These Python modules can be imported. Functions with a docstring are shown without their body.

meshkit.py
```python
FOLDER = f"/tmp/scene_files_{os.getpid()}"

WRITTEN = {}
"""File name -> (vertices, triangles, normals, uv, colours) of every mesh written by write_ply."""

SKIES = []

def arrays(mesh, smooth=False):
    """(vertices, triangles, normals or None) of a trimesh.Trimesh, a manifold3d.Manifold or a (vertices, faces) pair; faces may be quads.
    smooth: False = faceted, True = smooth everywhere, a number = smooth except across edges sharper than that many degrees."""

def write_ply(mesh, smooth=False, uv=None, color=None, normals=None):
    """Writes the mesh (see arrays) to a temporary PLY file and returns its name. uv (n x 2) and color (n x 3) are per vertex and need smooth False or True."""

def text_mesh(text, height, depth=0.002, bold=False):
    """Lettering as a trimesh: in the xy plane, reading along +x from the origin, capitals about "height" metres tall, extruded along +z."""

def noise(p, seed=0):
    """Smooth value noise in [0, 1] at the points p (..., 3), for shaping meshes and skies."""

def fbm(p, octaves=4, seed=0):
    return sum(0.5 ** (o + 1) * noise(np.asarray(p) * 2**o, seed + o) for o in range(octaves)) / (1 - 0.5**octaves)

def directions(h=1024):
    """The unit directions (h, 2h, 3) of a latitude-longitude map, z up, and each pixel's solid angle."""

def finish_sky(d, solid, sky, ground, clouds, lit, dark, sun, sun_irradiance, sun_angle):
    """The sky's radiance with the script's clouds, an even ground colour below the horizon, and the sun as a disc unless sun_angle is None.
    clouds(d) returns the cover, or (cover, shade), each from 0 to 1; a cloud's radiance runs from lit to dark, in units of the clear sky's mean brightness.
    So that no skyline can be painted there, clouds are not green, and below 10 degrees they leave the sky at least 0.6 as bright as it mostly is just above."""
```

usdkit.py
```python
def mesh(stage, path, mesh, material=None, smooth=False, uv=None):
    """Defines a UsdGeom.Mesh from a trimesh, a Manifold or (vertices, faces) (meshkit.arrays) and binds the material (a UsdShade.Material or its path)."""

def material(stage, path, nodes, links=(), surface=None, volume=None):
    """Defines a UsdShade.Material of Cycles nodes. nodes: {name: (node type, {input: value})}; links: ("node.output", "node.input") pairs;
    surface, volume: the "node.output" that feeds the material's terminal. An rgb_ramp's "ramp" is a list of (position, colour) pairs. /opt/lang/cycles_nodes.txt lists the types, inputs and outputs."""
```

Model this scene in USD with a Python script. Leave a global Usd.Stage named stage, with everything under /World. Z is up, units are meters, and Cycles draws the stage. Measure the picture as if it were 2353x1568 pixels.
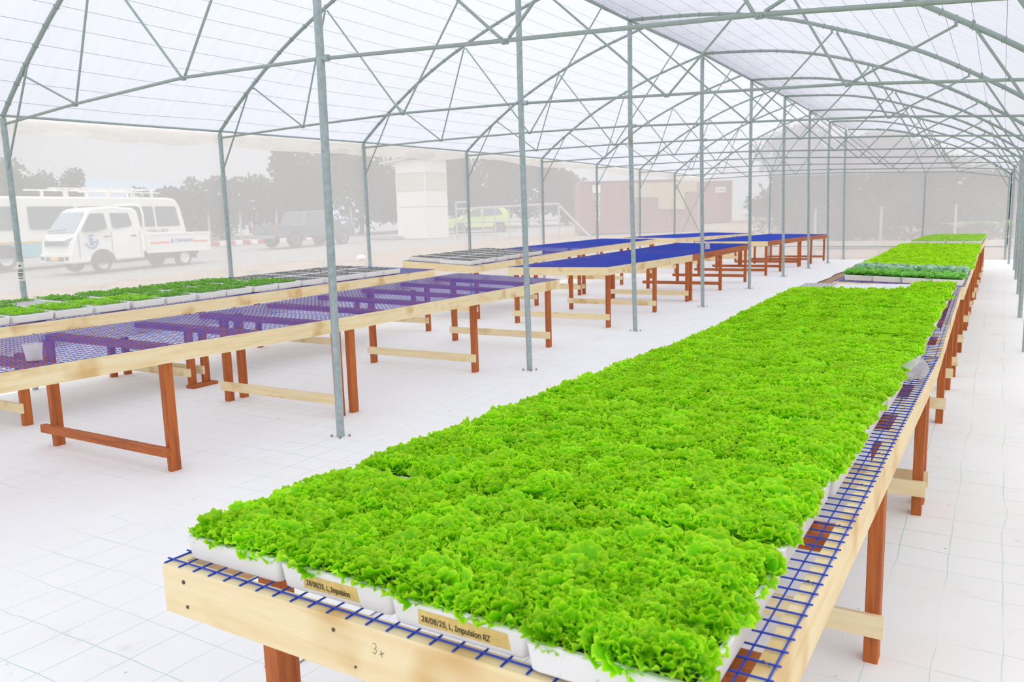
import math, random
import numpy as np, trimesh
import usdkit, meshkit
from pxr import Usd, UsdGeom, UsdLux, UsdShade, Gf, Sdf, Vt
from shapely.geometry import Polygon, Point, LineString
from shapely import affinity

rng = np.random.default_rng(7)
random.seed(7)
PI = math.pi
stage = Usd.Stage.CreateInMemory()
UsdGeom.SetStageUpAxis(stage, 'Z'); UsdGeom.SetStageMetersPerUnit(stage, 1.0)
UsdGeom.Xform.Define(stage, '/World')

# ------------------------------------------------------------------ camera, light, exposure
CAM = np.array([4.3027, -4.4770, 1.5689])
YAW, PITCH, ROLL, FPX = 0.5486, -0.1516, -0.0278, 1835.5
fwd = np.array([-math.sin(YAW)*math.cos(PITCH), math.cos(YAW)*math.cos(PITCH), math.sin(PITCH)])
rt = np.cross(fwd, [0, 0, 1]); rt /= np.linalg.norm(rt); up = np.cross(rt, fwd)
cr, sr = math.cos(ROLL), math.sin(ROLL)
rt, up = cr*rt + sr*up, -sr*rt + cr*up
cam = UsdGeom.Camera.Define(stage, '/World/camera')
M = np.eye(4); M[0, :3], M[1, :3], M[2, :3], M[3, :3] = rt, up, -fwd, CAM
cam.AddTransformOp().Set(Gf.Matrix4d(*M.ravel().tolist()))
cam.CreateHorizontalApertureAttr(36.0); cam.CreateVerticalApertureAttr(24.0)
cam.CreateFocalLengthAttr(36.0*FPX/2353)
cam.CreateFStopAttr(6.3); cam.CreateFocusDistanceAttr(3.2)
cam.CreateClippingRangeAttr(Gf.Vec2f(0.05, 3000))
cam.CreateExposureAttr(-1.42)
SKY_H, SKY_Z = 1.85, 5.25     # overcast: the zenith is brighter than the horizon
dome = UsdLux.DomeLight.Define(stage, '/World/overcast_sky')
dome.CreateIntensityAttr(1.0); dome.CreateColorAttr(Gf.Vec3f(1, 1, 1))
sky = usdkit.material(stage, '/World/Looks/overcast', {'g': ('texture_coordinate', {}), 's': ('separate_xyz', {}), 'm': ('map_range', {'from_min': 0., 'from_max': 1., 'to_min': SKY_H, 'to_max': SKY_Z, 'clamp': True}),
    'n': ('noise_texture', {'scale': 2.6, 'detail': 5.}), 'nm': ('map_range', {'from_min': .3, 'from_max': .7, 'to_min': .86, 'to_max': 1.14}), 'mm': ('math', {'math_type': 'multiply'}), 'b': ('background_shader', {'color': (.965, .985, 1.03)})},
    [('g.generated', 's.vector'), ('s.z', 'm.value'), ('g.generated', 'n.vector'), ('n.fac', 'nm.value'), ('m.result', 'mm.value1'), ('nm.result', 'mm.value2'), ('mm.value', 'b.strength')], surface='b.background')
UsdShade.MaterialBindingAPI.Apply(dome.GetPrim()).Bind(sky)
sun = UsdLux.DistantLight.Define(stage, '/World/veiled_sun')
sun.CreateAngleAttr(25.0); sun.CreateIntensityAttr(1.6); sun.CreateColorAttr(Gf.Vec3f(1, .97, .92))
sun.AddRotateXYZOp().Set(Gf.Vec3f(28, 22, 0))

# ------------------------------------------------------------------ helpers
used = {}
def numbered(parent, name):
    key = parent + '/' + name
    k = used.get(key, 0); used[key] = k + 1
    return key if k == 0 else f'{key}_{k:03d}'
def tag(p, label=None, cat=None, group=None, kind=None):
    for k, v in (('label', label), ('category', cat), ('group', group), ('kind', kind)):
        if v: p.SetCustomDataByKey(k, v)
    return p
def thing(name, label, cat, loc=(0, 0, 0), rz=0.0, group=None, rx=0.0, ry=0.0, scale=None, kind=None, turn_first=False):
    x = UsdGeom.Xform.Define(stage, numbered('/World', name))
    x.AddTranslateOp().Set(Gf.Vec3d(*map(float, loc)))
    if rz or rx or ry: (x.AddRotateZYXOp() if turn_first else x.AddRotateXYZOp()).Set(Gf.Vec3f(math.degrees(rx), math.degrees(ry), math.degrees(rz)))
    if scale is not None: x.AddScaleOp().Set(Gf.Vec3f(*((scale,)*3 if np.ndim(scale) == 0 else scale)))
    tag(x.GetPrim(), label, cat, group, kind)
    return x.GetPrim()
def obj(name, mesh, mat, parent=None, smooth=False, label=None, cat=None, group=None, kind=None):
    base = '/World' if parent is None else (parent if isinstance(parent, str) else str(parent.GetPath()))
    m = usdkit.mesh(stage, numbered(base, name), mesh.tm() if isinstance(mesh, MB) else mesh, mat, smooth)
    return tag(m.GetPrim(), label, cat, group, kind)
def copy_of(proto, name, label, cat, loc, rz=0, group=None, rx=0, ry=0, scale=None):
    r = thing(name, label, cat, loc, rz, group, rx, ry, scale, turn_first=(name == 'seedling_tray'))
    r.GetReferences().AddInternalReference(proto); r.SetInstanceable(True)
    return r

class MB:
    """collects boxes, bars, tubes into one mesh; off: subtracted from all points"""
    def __init__(s, off=(0, 0, 0)): s.v, s.f, s.n, s.off = [], [], 0, np.array(off, float)
    def add(s, v, f):
        v = np.asarray(v, float); f = np.asarray(f, int)
        if f.shape[1] == 4: f = np.vstack([f[:, [0, 1, 2]], f[:, [0, 2, 3]]])
        s.v.append(v - s.off); s.f.append(f + s.n); s.n += len(v); return s
    def mesh(s, m): return s.add(m.vertices, m.faces)
    def box(s, a, b):
        x0, y0, z0 = a; x1, y1, z1 = b
        v = [(x0,y0,z0),(x1,y0,z0),(x1,y1,z0),(x0,y1,z0),(x0,y0,z1),(x1,y0,z1),(x1,y1,z1),(x0,y1,z1)]
        return s.add(v, [(0,3,2,1),(4,5,6,7),(0,1,5,4),(1,2,6,5),(2,3,7,6),(3,0,4,7)])
    def hexa(s, v): return s.add(v, [(0,3,2,1),(4,5,6,7),(0,1,5,4),(1,2,6,5),(2,3,7,6),(3,0,4,7)])
    def bev(s, a, b, c=.004):
        """box with chamfered edges: hull of inset boxes"""
        a, b = np.array(a, float), np.array(b, float); P = []
        for k in range(3):
            lo, hi = a + c, b - c
            lo[k], hi[k] = a[k], b[k]
            for q in np.ndindex(2, 2, 2): P.append(np.where(q, hi, lo))
        return s.mesh(trimesh.convex.convex_hull(np.array(P)))
    def plank(s, p, q, w, h, upv=(0, 0, 1)):
        """board from p to q: width w sideways, height h along upv (centred)"""
        p, q = np.array(p, float), np.array(q, float); d = (q-p)/np.linalg.norm(q-p)
        side = np.cross(d, upv); side /= np.linalg.norm(side); u = np.cross(side, d)
        o = [(-1,-1),(1,-1),(1,1),(-1,1)]
        v = [p + side*w/2*a + u*h/2*b for a, b in o] + [q + side*w/2*a + u*h/2*b for a, b in o]
        return s.add(v, [(0,1,2,3),(7,6,5,4),(0,4,5,1),(1,5,6,2),(2,6,7,3),(3,7,4,0)])
    def tube(s, pts, r, n=10, cap=True):
        p = np.asarray(pts, float); t = np.gradient(p, axis=0) if len(p) > 2 else np.repeat([p[-1]-p[0]], len(p), 0)
        t /= np.linalg.norm(t, axis=1, keepdims=True)
        ref = np.array([0, 0, 1.]) if abs(t[:, 2]).mean() < .8 else np.array([1., 0, 0])
        a = np.cross(t, ref); a /= np.linalg.norm(a, axis=1, keepdims=True); b = np.cross(t, a)
        th = np.arange(n)*2*PI/n; R = np.broadcast_to(r, (len(p),))
        v = (p[:, None] + R[:, None, None]*(np.cos(th)[None, :, None]*a[:, None] + np.sin(th)[None, :, None]*b[:, None])).reshape(-1, 3)
        i, j = np.meshgrid(np.arange(len(p)-1), np.arange(n), indexing='ij')
        f = np.stack([i*n+j, (i+1)*n+j, (i+1)*n+(j+1) % n, i*n+(j+1) % n], -1).reshape(-1, 4)
        f = np.vstack([f[:, [0, 1, 2]], f[:, [0, 2, 3]]])
        if cap:
            k = np.arange(1, n-1); z = np.zeros_like(k); e = (len(p)-1)*n
            f = np.vstack([f, np.stack([z, k, k+1], 1), np.stack([z+e, k+1+e, k+e], 1)])
        return s.add(v, f)
    def cyl(s, c, axis, r, h, n=20):
        c, axis = np.array(c, float), np.array(axis, float); axis /= np.linalg.norm(axis)
        return s.tube([c-axis*h/2, c+axis*h/2], r, n)
    def tm(s): return trimesh.Trimesh(np.vstack(s.v), np.vstack(s.f), process=False)

def prism(poly, h):
    return trimesh.creation.extrude_polygon(poly, h, engine='earcut')
def lathe(prof, n=24):
    return trimesh.creation.revolve(np.array(prof), sections=n)
def srgb(r, g, b):
    return tuple(((c/255+.055)/1.055)**2.4 if c > 10.3 else c/255/12.92 for c in (r, g, b))

# ------------------------------------------------------------------ materials
def mat(name, nodes, links=(), surface='p.BSDF', **k):
    return usdkit.material(stage, '/World/Looks/'+name, nodes, links, surface=surface, **k)
UsdGeom.Scope.Define(stage, '/World/Looks')
def plain(name, col, rough=.5, metal=0., noise=0., scale=20., spec=None):
    p = {'roughness': rough, 'metallic': metal, 'base_color': col}
    if not noise: return mat(name, {'p': ('principled_bsdf', p)})
    c = np.array(col)
    return mat(name, {'c': ('geometry', {}), 'n': ('noise_texture', {'scale': scale, 'detail': 5.}), 'r': ('rgb_ramp', {'ramp': [(.3, tuple(c*(1-noise))), (.7, tuple(np.minimum(c*(1+noise), .95)))]}), 'p': ('principled_bsdf', p)},
               [('c.position', 'n.vector'), ('n.fac', 'r.fac'), ('r.color', 'p.base_color')])
def wood(name, light, dark, axis, spots=True, rough=.6):
    sc = [14., 14., 14.]; sc[axis] = 1.1
    n = {'c': ('geometry', {}), 'm': ('mapping', {'scale': tuple(sc)}), 'n': ('noise_texture', {'scale': 2.2, 'detail': 6., 'roughness': .6, 'distortion': .6}),
         'r': ('rgb_ramp', {'ramp': [(.25, dark), (.5, tuple((np.array(light)*.7+np.array(dark)*.3))), (.7, light)]}),
         'k': ('noise_texture', {'scale': 3.3, 'detail': 2.}), 'kr': ('rgb_ramp', {'ramp': [(.30, (.80, .66, .46)), (.42, (1, 1, 1))]}),
         'x': ('mix_color', {'blend_type': 'multiply', 'fac': 1.0 if spots else 0.}), 'v': ('voronoi_texture', {'scale': 3.1, 'randomness': 1.}), 'vr': ('rgb_ramp', {'ramp': [(0., (.30, .17, .08)), (.03, (.45, .28, .14)), (.055, (1, 1, 1))]}), 'y': ('mix_color', {'blend_type': 'multiply', 'fac': 1.0 if spots else 0.}), 'b': ('bump', {'strength': .25, 'distance': .004}), 'p': ('principled_bsdf', {'roughness': rough})}
    return mat(name, n, [('c.position', 'm.vector'), ('m.vector', 'n.vector'), ('n.fac', 'r.fac'), ('c.position', 'k.vector'), ('k.fac', 'kr.fac'), ('r.color', 'x.a'), ('kr.color', 'x.b'), ('x.result', 'y.a'), ('c.position', 'v.vector'), ('v.distance', 'vr.fac'), ('vr.color', 'y.b'), ('y.result', 'p.base_color'), ('n.fac', 'b.height'), ('b.normal', 'p.normal')])
PL, PD = srgb(252, 236, 194), srgb(238, 208, 150)
RL, RD = srgb(204, 112, 46), srgb(134, 60, 20)
pine = [wood(f'pine_board_{"xyz"[a]}', PL, PD, a) for a in range(3)]
red = [wood(f'redwood_{"xyz"[a]}', RL, RD, a, False) for a in range(3)]
M_steel = mat('galvanised_steel', {'c': ('geometry', {}), 'n': ('noise_texture', {'scale': 26., 'detail': 2.}), 'r': ('rgb_ramp', {'ramp': [(.3, srgb(158, 174, 174)), (.7, srgb(180, 194, 196))]}),
    'k': ('noise_texture', {'scale': 2.5, 'detail': 3.}), 'kr': ('rgb_ramp', {'ramp': [(.68, (0, 0, 0)), (.80, (.7, .7, .7))]}), 'x': ('mix_color', {'blend_type': 'mix', 'b': srgb(160, 132, 84)}), 'p': ('principled_bsdf', {'roughness': .42, 'metallic': .35})},
    [('c.position', 'n.vector'), ('n.fac', 'r.fac'), ('c.position', 'k.vector'), ('k.fac', 'kr.fac'), ('kr.color', 'x.fac'), ('r.color', 'x.a'), ('x.result', 'p.base_color')])
M_tube = plain('truss_tube', srgb(160, 174, 169), .42, .2, .06, 30.)
M_wire = plain('blue_coated_wire', srgb(12, 62, 190), .4)
M_tie = plain('wire_tie', srgb(150, 130, 110), .4, .6)
M_thread = plain('roof_wire', srgb(140, 148, 168), .5)
M_foam = mat('white_foam', {'c': ('geometry', {}), 'n': ('noise_texture', {'scale': 60., 'detail': 3.}), 'r': ('rgb_ramp', {'ramp': [(.24, srgb(176, 172, 165)), (.34, srgb(240, 240, 240))]}),
    'v': ('voronoi_texture', {'scale': 260.}), 'b': ('bump', {'strength': .12, 'distance': .002}), 'p': ('principled_bsdf', {'roughness': .7, 'subsurface_weight': 0.})},
    [('c.position', 'n.vector'), ('n.fac', 'r.fac'), ('r.color', 'p.base_color'), ('c.position', 'v.vector'), ('v.distance', 'b.height'), ('b.normal', 'p.normal')])
M_soil = plain('potting_soil', srgb(52, 42, 34), .95, 0, .5, 180.)
M_tape = plain('masking_tape', srgb(226, 198, 120), .6, 0, .12, 60.)
M_ink = plain('black_ink', srgb(22, 20, 20), .5)
def film(name, col, transp, gloss=.04, streak=(3., .12, 3.), amount=.06, dif=.35):
    c = np.array(col)
    return mat(name, {'c': ('geometry', {}), 'm': ('mapping', {'scale': streak}), 'n': ('noise_texture', {'scale': 3., 'detail': 4.}), 'r': ('rgb_ramp', {'ramp': [(.3, tuple(c*(1-amount))), (.7, tuple(np.minimum(c*(1+amount*.5), .98)))]}),
        'd': ('diffuse_bsdf', {}), 't': ('translucent_bsdf', {}), 'g': ('glossy_bsdf', {'roughness': .3, 'color': (.9, .9, .9)}), 'x': ('transparent_bsdf', {}),
        'm1': ('mix_closure', {'fac': 1-dif}), 'm2': ('mix_closure', {'fac': gloss}), 'm3': ('mix_closure', {'fac': transp})},
        [('c.position', 'm.vector'), ('m.vector', 'n.vector'), ('n.fac', 'r.fac'), ('r.color', 'd.color'), ('r.color', 't.color'), ('d.BSDF', 'm1.closure1'), ('t.BSDF', 'm1.closure2'), ('m1.closure', 'm2.closure1'), ('g.BSDF', 'm2.closure2'), ('m2.closure', 'm3.closure1'), ('x.BSDF', 'm3.closure2')], surface='m3.closure')
M_film = film('greenhouse_film', (.585, .595, .63), .06, streak=(.6, 4., .6), amount=.04, dif=.25)
M_film2 = film('dusty_greenhouse_film', (.535, .54, .575), .07, streak=(.6, 6., .6), amount=.09, dif=.25)
M_gable = film('clear_gable_film', (.82, .82, .835), .27, streak=(4., 4., 4.), amount=.03, dif=.4)
M_net = film('insect_net', (.745, .745, .735), .36, gloss=.0, streak=(9., 9., 9.), amount=.03, dif=.45)
M_hem = film('film_hem', (.90, .88, .84), .12, streak=(2., 2., 8.), amount=.05, dif=.35)
M_floor = None

# ------------------------------------------------------------------ setting out of the house
YK = [0.0, 2.865, 5.739, 8.709, 11.713, 14.593, 17.475, 20.355, 23.22]
EAVE = [(-4.40, 2.735), (-4.645, 2.816), (-4.681, 2.862), (-4.673, 2.886), (-4.667, 2.898), (-4.659, 2.883), (-4.657, 2.869), (-4.645, 2.853), (-4.661, 2.83)]
CJ = [2.76, 2.745, 2.75, 2.767, 2.753, 2.775, 2.75, 2.728, 2.735]
CX = [0, 0, 0, .01, .015, 0, -.02, -.04, -.05]
RIDGE = [4.09, 4.09, 4.096, 4.131, 4.104, 4.118, 4.087, 4.066, 4.072]
REAVE = [(4.60, 2.56), (4.60, 2.56), (4.60, 2.56), (4.60, 2.57), (4.62, 2.58), (4.62, 2.60), (4.62, 2.61), (4.53, 2.56), (4.45, 2.46)]
def FZ(y): return np.interp(y, [-9, 0, 2.87, 5.74, 8.71, 11.7, 14.6, 17.5, 20.4, 23.2, 30], [-.10, -.09, -.06, -.02, .0, .045, .07, .065, .024, -.02, 0])
def GZ(x, y):
    x, y = np.asarray(x, float), np.asarray(y, float)
    w = np.where(y > 22, np.maximum(12-(y-22)*.8, 4), 12)
    t = np.clip((-4.9-x)/w, 0, 1); t = t*t*(3-2*t)
    return FZ(y)*(1-t) + t*np.clip(.20+.022*(y-11), .12, 1.1)

# floor ------------------------------------------------------------
def grid_mesh(xs, ys, zf):
    X, Y = np.meshgrid(xs, ys, indexing='ij'); v = np.stack([X, Y, zf(X, Y)], -1).reshape(-1, 3); m = len(ys)
    i, j = np.meshgrid(np.arange(len(xs)-1), np.arange(m-1), indexing='ij')
    return v, np.stack([i*m+j, (i+1)*m+j, (i+1)*m+j+1, i*m+j+1], -1).reshape(-1, 4)
def floor_mat(name, soil):
    lines = {}
    n = {'c': ('geometry', {}), 'w': ('noise_texture', {'scale': 1.3, 'detail': 2.}), 'wv': ('vector_math', {'math_type': 'scale', 'scale': .09}), 'ad': ('vector_math', {'math_type': 'add'}), 's': ('separate_xyz', {})}
    L = [('c.position', 'w.vector'), ('w.color', 'wv.vector1'), ('c.position', 'ad.vector1'), ('wv.vector', 'ad.vector2'), ('ad.vector', 's.vector')]
    for a, per in (('x', .2225), ('y', .231)):
        n[a+'d'] = ('math', {'math_type': 'divide', 'value2': per}); n[a+'f'] = ('math', {'math_type': 'fraction'}); n[a+'s'] = ('math', {'math_type': 'subtract', 'value2': .5}); n[a+'a'] = ('math', {'math_type': 'absolute'})
        n[a+'m'] = ('map_range', {'from_min': .484, 'from_max': .5, 'to_min': 0., 'to_max': 1., 'clamp': True})
        L += [(f's.{a}', a+'d.value1'), (a+'d.value', a+'f.value1'), (a+'f.value', a+'s.value1'), (a+'s.value', a+'a.value1'), (a+'a.value', a+'m.value')]
    n |= {'mx': ('math', {'math_type': 'maximum'}), 'pn': ('noise_texture', {'scale': .9, 'detail': 3.}), 'pr': ('map_range', {'from_min': .42, 'from_max': .62, 'to_min': .1, 'to_max': .8, 'clamp': True}), 'ml': ('math', {'math_type': 'multiply'}),
          'st': ('noise_texture', {'scale': 1.7, 'detail': 7., 'roughness': .65}), 'sr': ('rgb_ramp', {'ramp': [(.22, srgb(226, 219, 210)), (.36, srgb(248, 247, 245)), (.6, srgb(251, 251, 250))]}),
          'd2': ('noise_texture', {'scale': 23., 'detail': 3.}), 'd2r': ('rgb_ramp', {'ramp': [(.22, srgb(150, 120, 96)), (.27, (1, 1, 1))]}), 'dm': ('mix_color', {'blend_type': 'multiply', 'fac': .8}),
          'mc': ('mix_color', {'blend_type': 'mix', 'b': srgb(150, 205, 196)}), 'wn': ('noise_texture', {'scale': 3.2, 'detail': 4.}), 'b': ('bump', {'strength': .35, 'distance': .02}), 'p': ('principled_bsdf', {'roughness': .75})}
    L += [('xm.result', 'mx.value1'), ('ym.result', 'mx.value2'), ('c.position', 'pn.vector'), ('pn.fac', 'pr.value'), ('mx.value', 'ml.value1'), ('pr.result', 'ml.value2'), ('c.position', 'st.vector'), ('st.fac', 'sr.fac'),
          ('c.position', 'd2.vector'), ('d2.fac', 'd2r.fac'), ('sr.color', 'dm.a'), ('d2r.color', 'dm.b'), ('dm.result', 'mc.a'), ('ml.value', 'mc.fac'), ('mc.result', 'p.base_color'), ('c.position', 'wn.vector'), ('wn.fac', 'b.height'), ('b.normal', 'p.normal')]
    return mat(name, n, L)
M_floor = floor_mat('white_ground_cover', False)
M_earth = plain('bare_earth', srgb(172, 138, 112), .95, 0, .18, 6.)
fl = thing('floor', None, None, kind='structure')
def sheet_z(h, seed, edge=None):
    def z(X, Y):
        w = meshkit.fbm(np.stack([X*1.3, Y*1.3, 0*X+seed], -1), 3, seed)-.5
        return FZ(Y) + h + w*.016*np.clip((Y+6)*.3+.6, .3, 1)
    return z
def sheet(x0, x1, y0, y1, h, seed, nx, ny, wob=.03):
    ys = np.linspace(y0, y1, ny)
    def zz(X, Y): return sheet_z(h, seed)(X, Y)
    v, f = grid_mesh(np.linspace(x0, x1, nx), ys, zz)
    s = (v[:, 0]-x0)/(x1-x0); wv = (meshkit.noise(np.stack([v[:, 1]*.9, 0*s+seed, 0*s], -1), seed)-.5)*wob*2
    v[:, 0] += wv*np.abs(2*s-1)**3
    bot = v.copy(); bot[:, 2] -= .012
    return (np.vstack([v, bot]), np.vstack([f, f[:, ::-1]+len(v)])) if False else (v, f)
obj('ground_cover_sheet', sheet(-4.78, -1.97, -9, 23.24, .000, 1, 30, 170), M_floor, fl)
obj('ground_cover_sheet', sheet(-2.03, .80, -9, 23.24, .009, 1, 30, 170), M_floor, fl)
obj('ground_cover_sheet', sheet(.74, 2.12, -9, 7.0, .016, 1, 16, 90), M_floor, fl)
obj('ground_cover_sheet', sheet(2.02, 4.72, -9, 6.9, .007, 1, 30, 90), M_floor, fl)
obj('ground_cover_sheet', sheet(3.45, 4.72, 6.88, 23.24, .0072, 1, 14, 90), M_floor, fl)
obj('ground_cover_sheet', sheet(.72, 1.06, 6.9, 23.24, .012, 1, 5, 90, .06), M_floor, fl)
v, f = grid_mesh(np.linspace(.7, 3.6, 16), np.linspace(6.5, 23.3, 80), lambda X, Y: FZ(Y)-.006+(meshkit.fbm(np.stack([X*4, Y*4, 0*X], -1), 3, 4)-.5)*.03)
obj('earth_strip', (v, f), M_earth, fl)

# ground outside -------------------------------------------------
M_ground = mat('gravel_and_earth', {'c': ('geometry', {}), 's': ('separate_xyz', {}), 'w': ('noise_texture', {'scale': .5, 'detail': 3.}), 'wm': ('math', {'math_type': 'multiply_add', 'value2': 1.6, 'value3': -.8}), 'ax': ('math', {'math_type': 'add'}),
    'bm': ('map_range', {'from_min': -18.0, 'from_max': -17.4, 'to_min': 0., 'to_max': 1., 'clamp': True}),
    'n': ('noise_texture', {'scale': 9., 'detail': 6., 'roughness': .7}), 'g': ('rgb_ramp', {'ramp': [(.35, srgb(120, 118, 114)), (.65, srgb(186, 184, 180))]}),
    'n2': ('noise_texture', {'scale': 1.2, 'detail': 6.}), 'e': ('rgb_ramp', {'ramp': [(.3, srgb(146, 122, 104)), (.52, srgb(180, 154, 136)), (.62, srgb(130, 128, 96))]}),
    'x': ('mix_color', {'blend_type': 'mix'}), 'p': ('principled_bsdf', {'roughness': .95})},
    [('c.position', 's.vector'), ('c.position', 'w.vector'), ('w.fac', 'wm.value1'), ('s.x', 'ax.value1'), ('wm.value', 'ax.value2'), ('ax.value', 'bm.value'), ('c.position', 'n.vector'), ('n.fac', 'g.fac'), ('c.position', 'n2.vector'), ('n2.fac', 'e.fac'), ('g.color', 'x.a'), ('e.color', 'x.b'), ('bm.result', 'x.fac'), ('x.result', 'p.base_color')])
gx = np.concatenate([[-400, -200, -120, -80, -60], np.linspace(-48, 8, 57), [12, 20, 40, 80, 200]]); gy = np.concatenate([[-200, -80, -40, -20], np.linspace(-10, 60, 71), [70, 90, 130, 200, 400]])
v, f = grid_mesh(gx, gy, lambda X, Y: GZ(X, Y)-.05-np.where((X > -4.75) & (X < 4.8) & (Y < 23.3) & (Y > -10), .06, 0))
obj('ground', (v, f), M_ground, smooth=True, kind='structure')
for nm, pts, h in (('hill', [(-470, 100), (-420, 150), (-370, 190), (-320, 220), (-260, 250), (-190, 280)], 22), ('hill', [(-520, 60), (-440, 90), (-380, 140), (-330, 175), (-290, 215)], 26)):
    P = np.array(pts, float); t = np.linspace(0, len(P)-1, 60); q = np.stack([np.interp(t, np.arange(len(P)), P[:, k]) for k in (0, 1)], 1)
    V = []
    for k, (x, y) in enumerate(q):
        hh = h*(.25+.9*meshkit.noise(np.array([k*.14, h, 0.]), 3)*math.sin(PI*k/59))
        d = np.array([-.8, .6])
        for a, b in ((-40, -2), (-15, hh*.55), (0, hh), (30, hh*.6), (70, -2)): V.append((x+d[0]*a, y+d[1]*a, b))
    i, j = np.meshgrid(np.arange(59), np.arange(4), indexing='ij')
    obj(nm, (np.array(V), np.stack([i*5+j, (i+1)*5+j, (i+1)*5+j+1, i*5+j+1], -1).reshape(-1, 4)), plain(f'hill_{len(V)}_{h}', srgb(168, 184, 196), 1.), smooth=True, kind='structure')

# roof ------------------------------------------------------------
LA = np.array([(-4.66, 2.87), (-4.32, 3.14), (-3.93, 3.41), (-3.45, 3.715), (-3.02, 3.94), (-2.6, 4.13), (-2.2, 4.295), (-1.7, 4.47), (-1.36, 4.57), (-.95, 4.69), (-.45, 4.82), (.05, 4.91), (.42, 4.95)])
RA = np.array([(0, 4.1), (.63, 4.06), (1.2, 4.0), (1.96, 3.835), (2.54, 3.64), (3.1, 3.43), (3.55, 3.22), (3.95, 2.99), (4.35, 2.74), (4.6, 2.56)])
def smooth_line(P, n):
    d = np.r_[0, np.cumsum(np.linalg.norm(np.diff(P, axis=0), axis=1))]
    from scipy.interpolate import PchipInterpolator
    t = np.linspace(0, d[-1], n)
    return np.stack([PchipInterpolator(d, P[:, k])(t) for k in (0, 1)], 1)
LS, RS = smooth_line(LA, 40), smooth_line(RA, 34)
def left_arch(k):
    e = EAVE[k]; w = np.clip(-LS[:, 0]/4.66, 0, 1)[:, None]
    return LS + w*np.array([e[0]+4.66, e[1]-2.87])
def right_arch(k):
    e = REAVE[k]; w = np.clip(RS[:, 0]/4.6, 0, 1)[:, None]
    return RS + w*np.array([e[0]-4.6, e[1]-2.56]) + (1-w)*np.array([0, RIDGE[k]-4.1])
def arch_pt(A, x): return np.array([x, np.interp(x, A[:, 0], A[:, 1])])
def offs(A, d):
    t = np.gradient(A, axis=0); t /= np.linalg.norm(t, axis=1, keepdims=True)
    return A + d*np.stack([-t[:, 1], t[:, 0]], 1)
ceil = thing('ceiling', None, None, kind='structure')
def loft(fn, off, sag):
    ys, rows = [], []
    yy = [-8.6] + YK
    for k in range(len(yy)-1):
        A, B = fn(max(k-1, 0)), fn(k)
        for s in np.linspace(0, 1, 7)[:-1] if k < len(yy)-2 else np.linspace(0, 1, 7):
            y = yy[k]*(1-s)+yy[k+1]*s
            rows.append((y, offs(A*(1-s)+B*s, off - sag*math.sin(PI*s))))
    n = len(rows[0][1]); v = np.array([(p[0], y, p[1]) for y, R in rows for p in R])
    i, j = np.meshgrid(np.arange(len(rows)-1), np.arange(n-1), indexing='ij')
    return v, np.stack([i*n+j, i*n+j+1, (i+1)*n+j+1, (i+1)*n+j], -1).reshape(-1, 4)
obj('roof_film', loft(left_arch, .034, .012), M_film, ceil, smooth=True)
obj('roof_film', loft(right_arch, .034, .012), M_film2, ceil, smooth=True)
for fn, n in ((left_arch, 21), (right_arch, 19)):
    for q in range(n):
        s = (q+.7)/(n+.4); P = []
        for k, y in [(0, -8.6)]+list(enumerate(YK)):
            A = offs(fn(k), .026); i = s*(len(A)-1); a = A[int(i)]*(1-i % 1)+A[min(int(i)+1, len(A)-1)]*(i % 1)
            if P:
                m = (np.array(P[-1])+[a[0], y, a[1]])/2; m[2] -= .012 + .01*rng.random(); P.append(tuple(m))
            P.append((a[0], y, a[1]))
        obj('support_wire', MB().tube(P, .0018, 4), M_thread, ceil)

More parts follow.
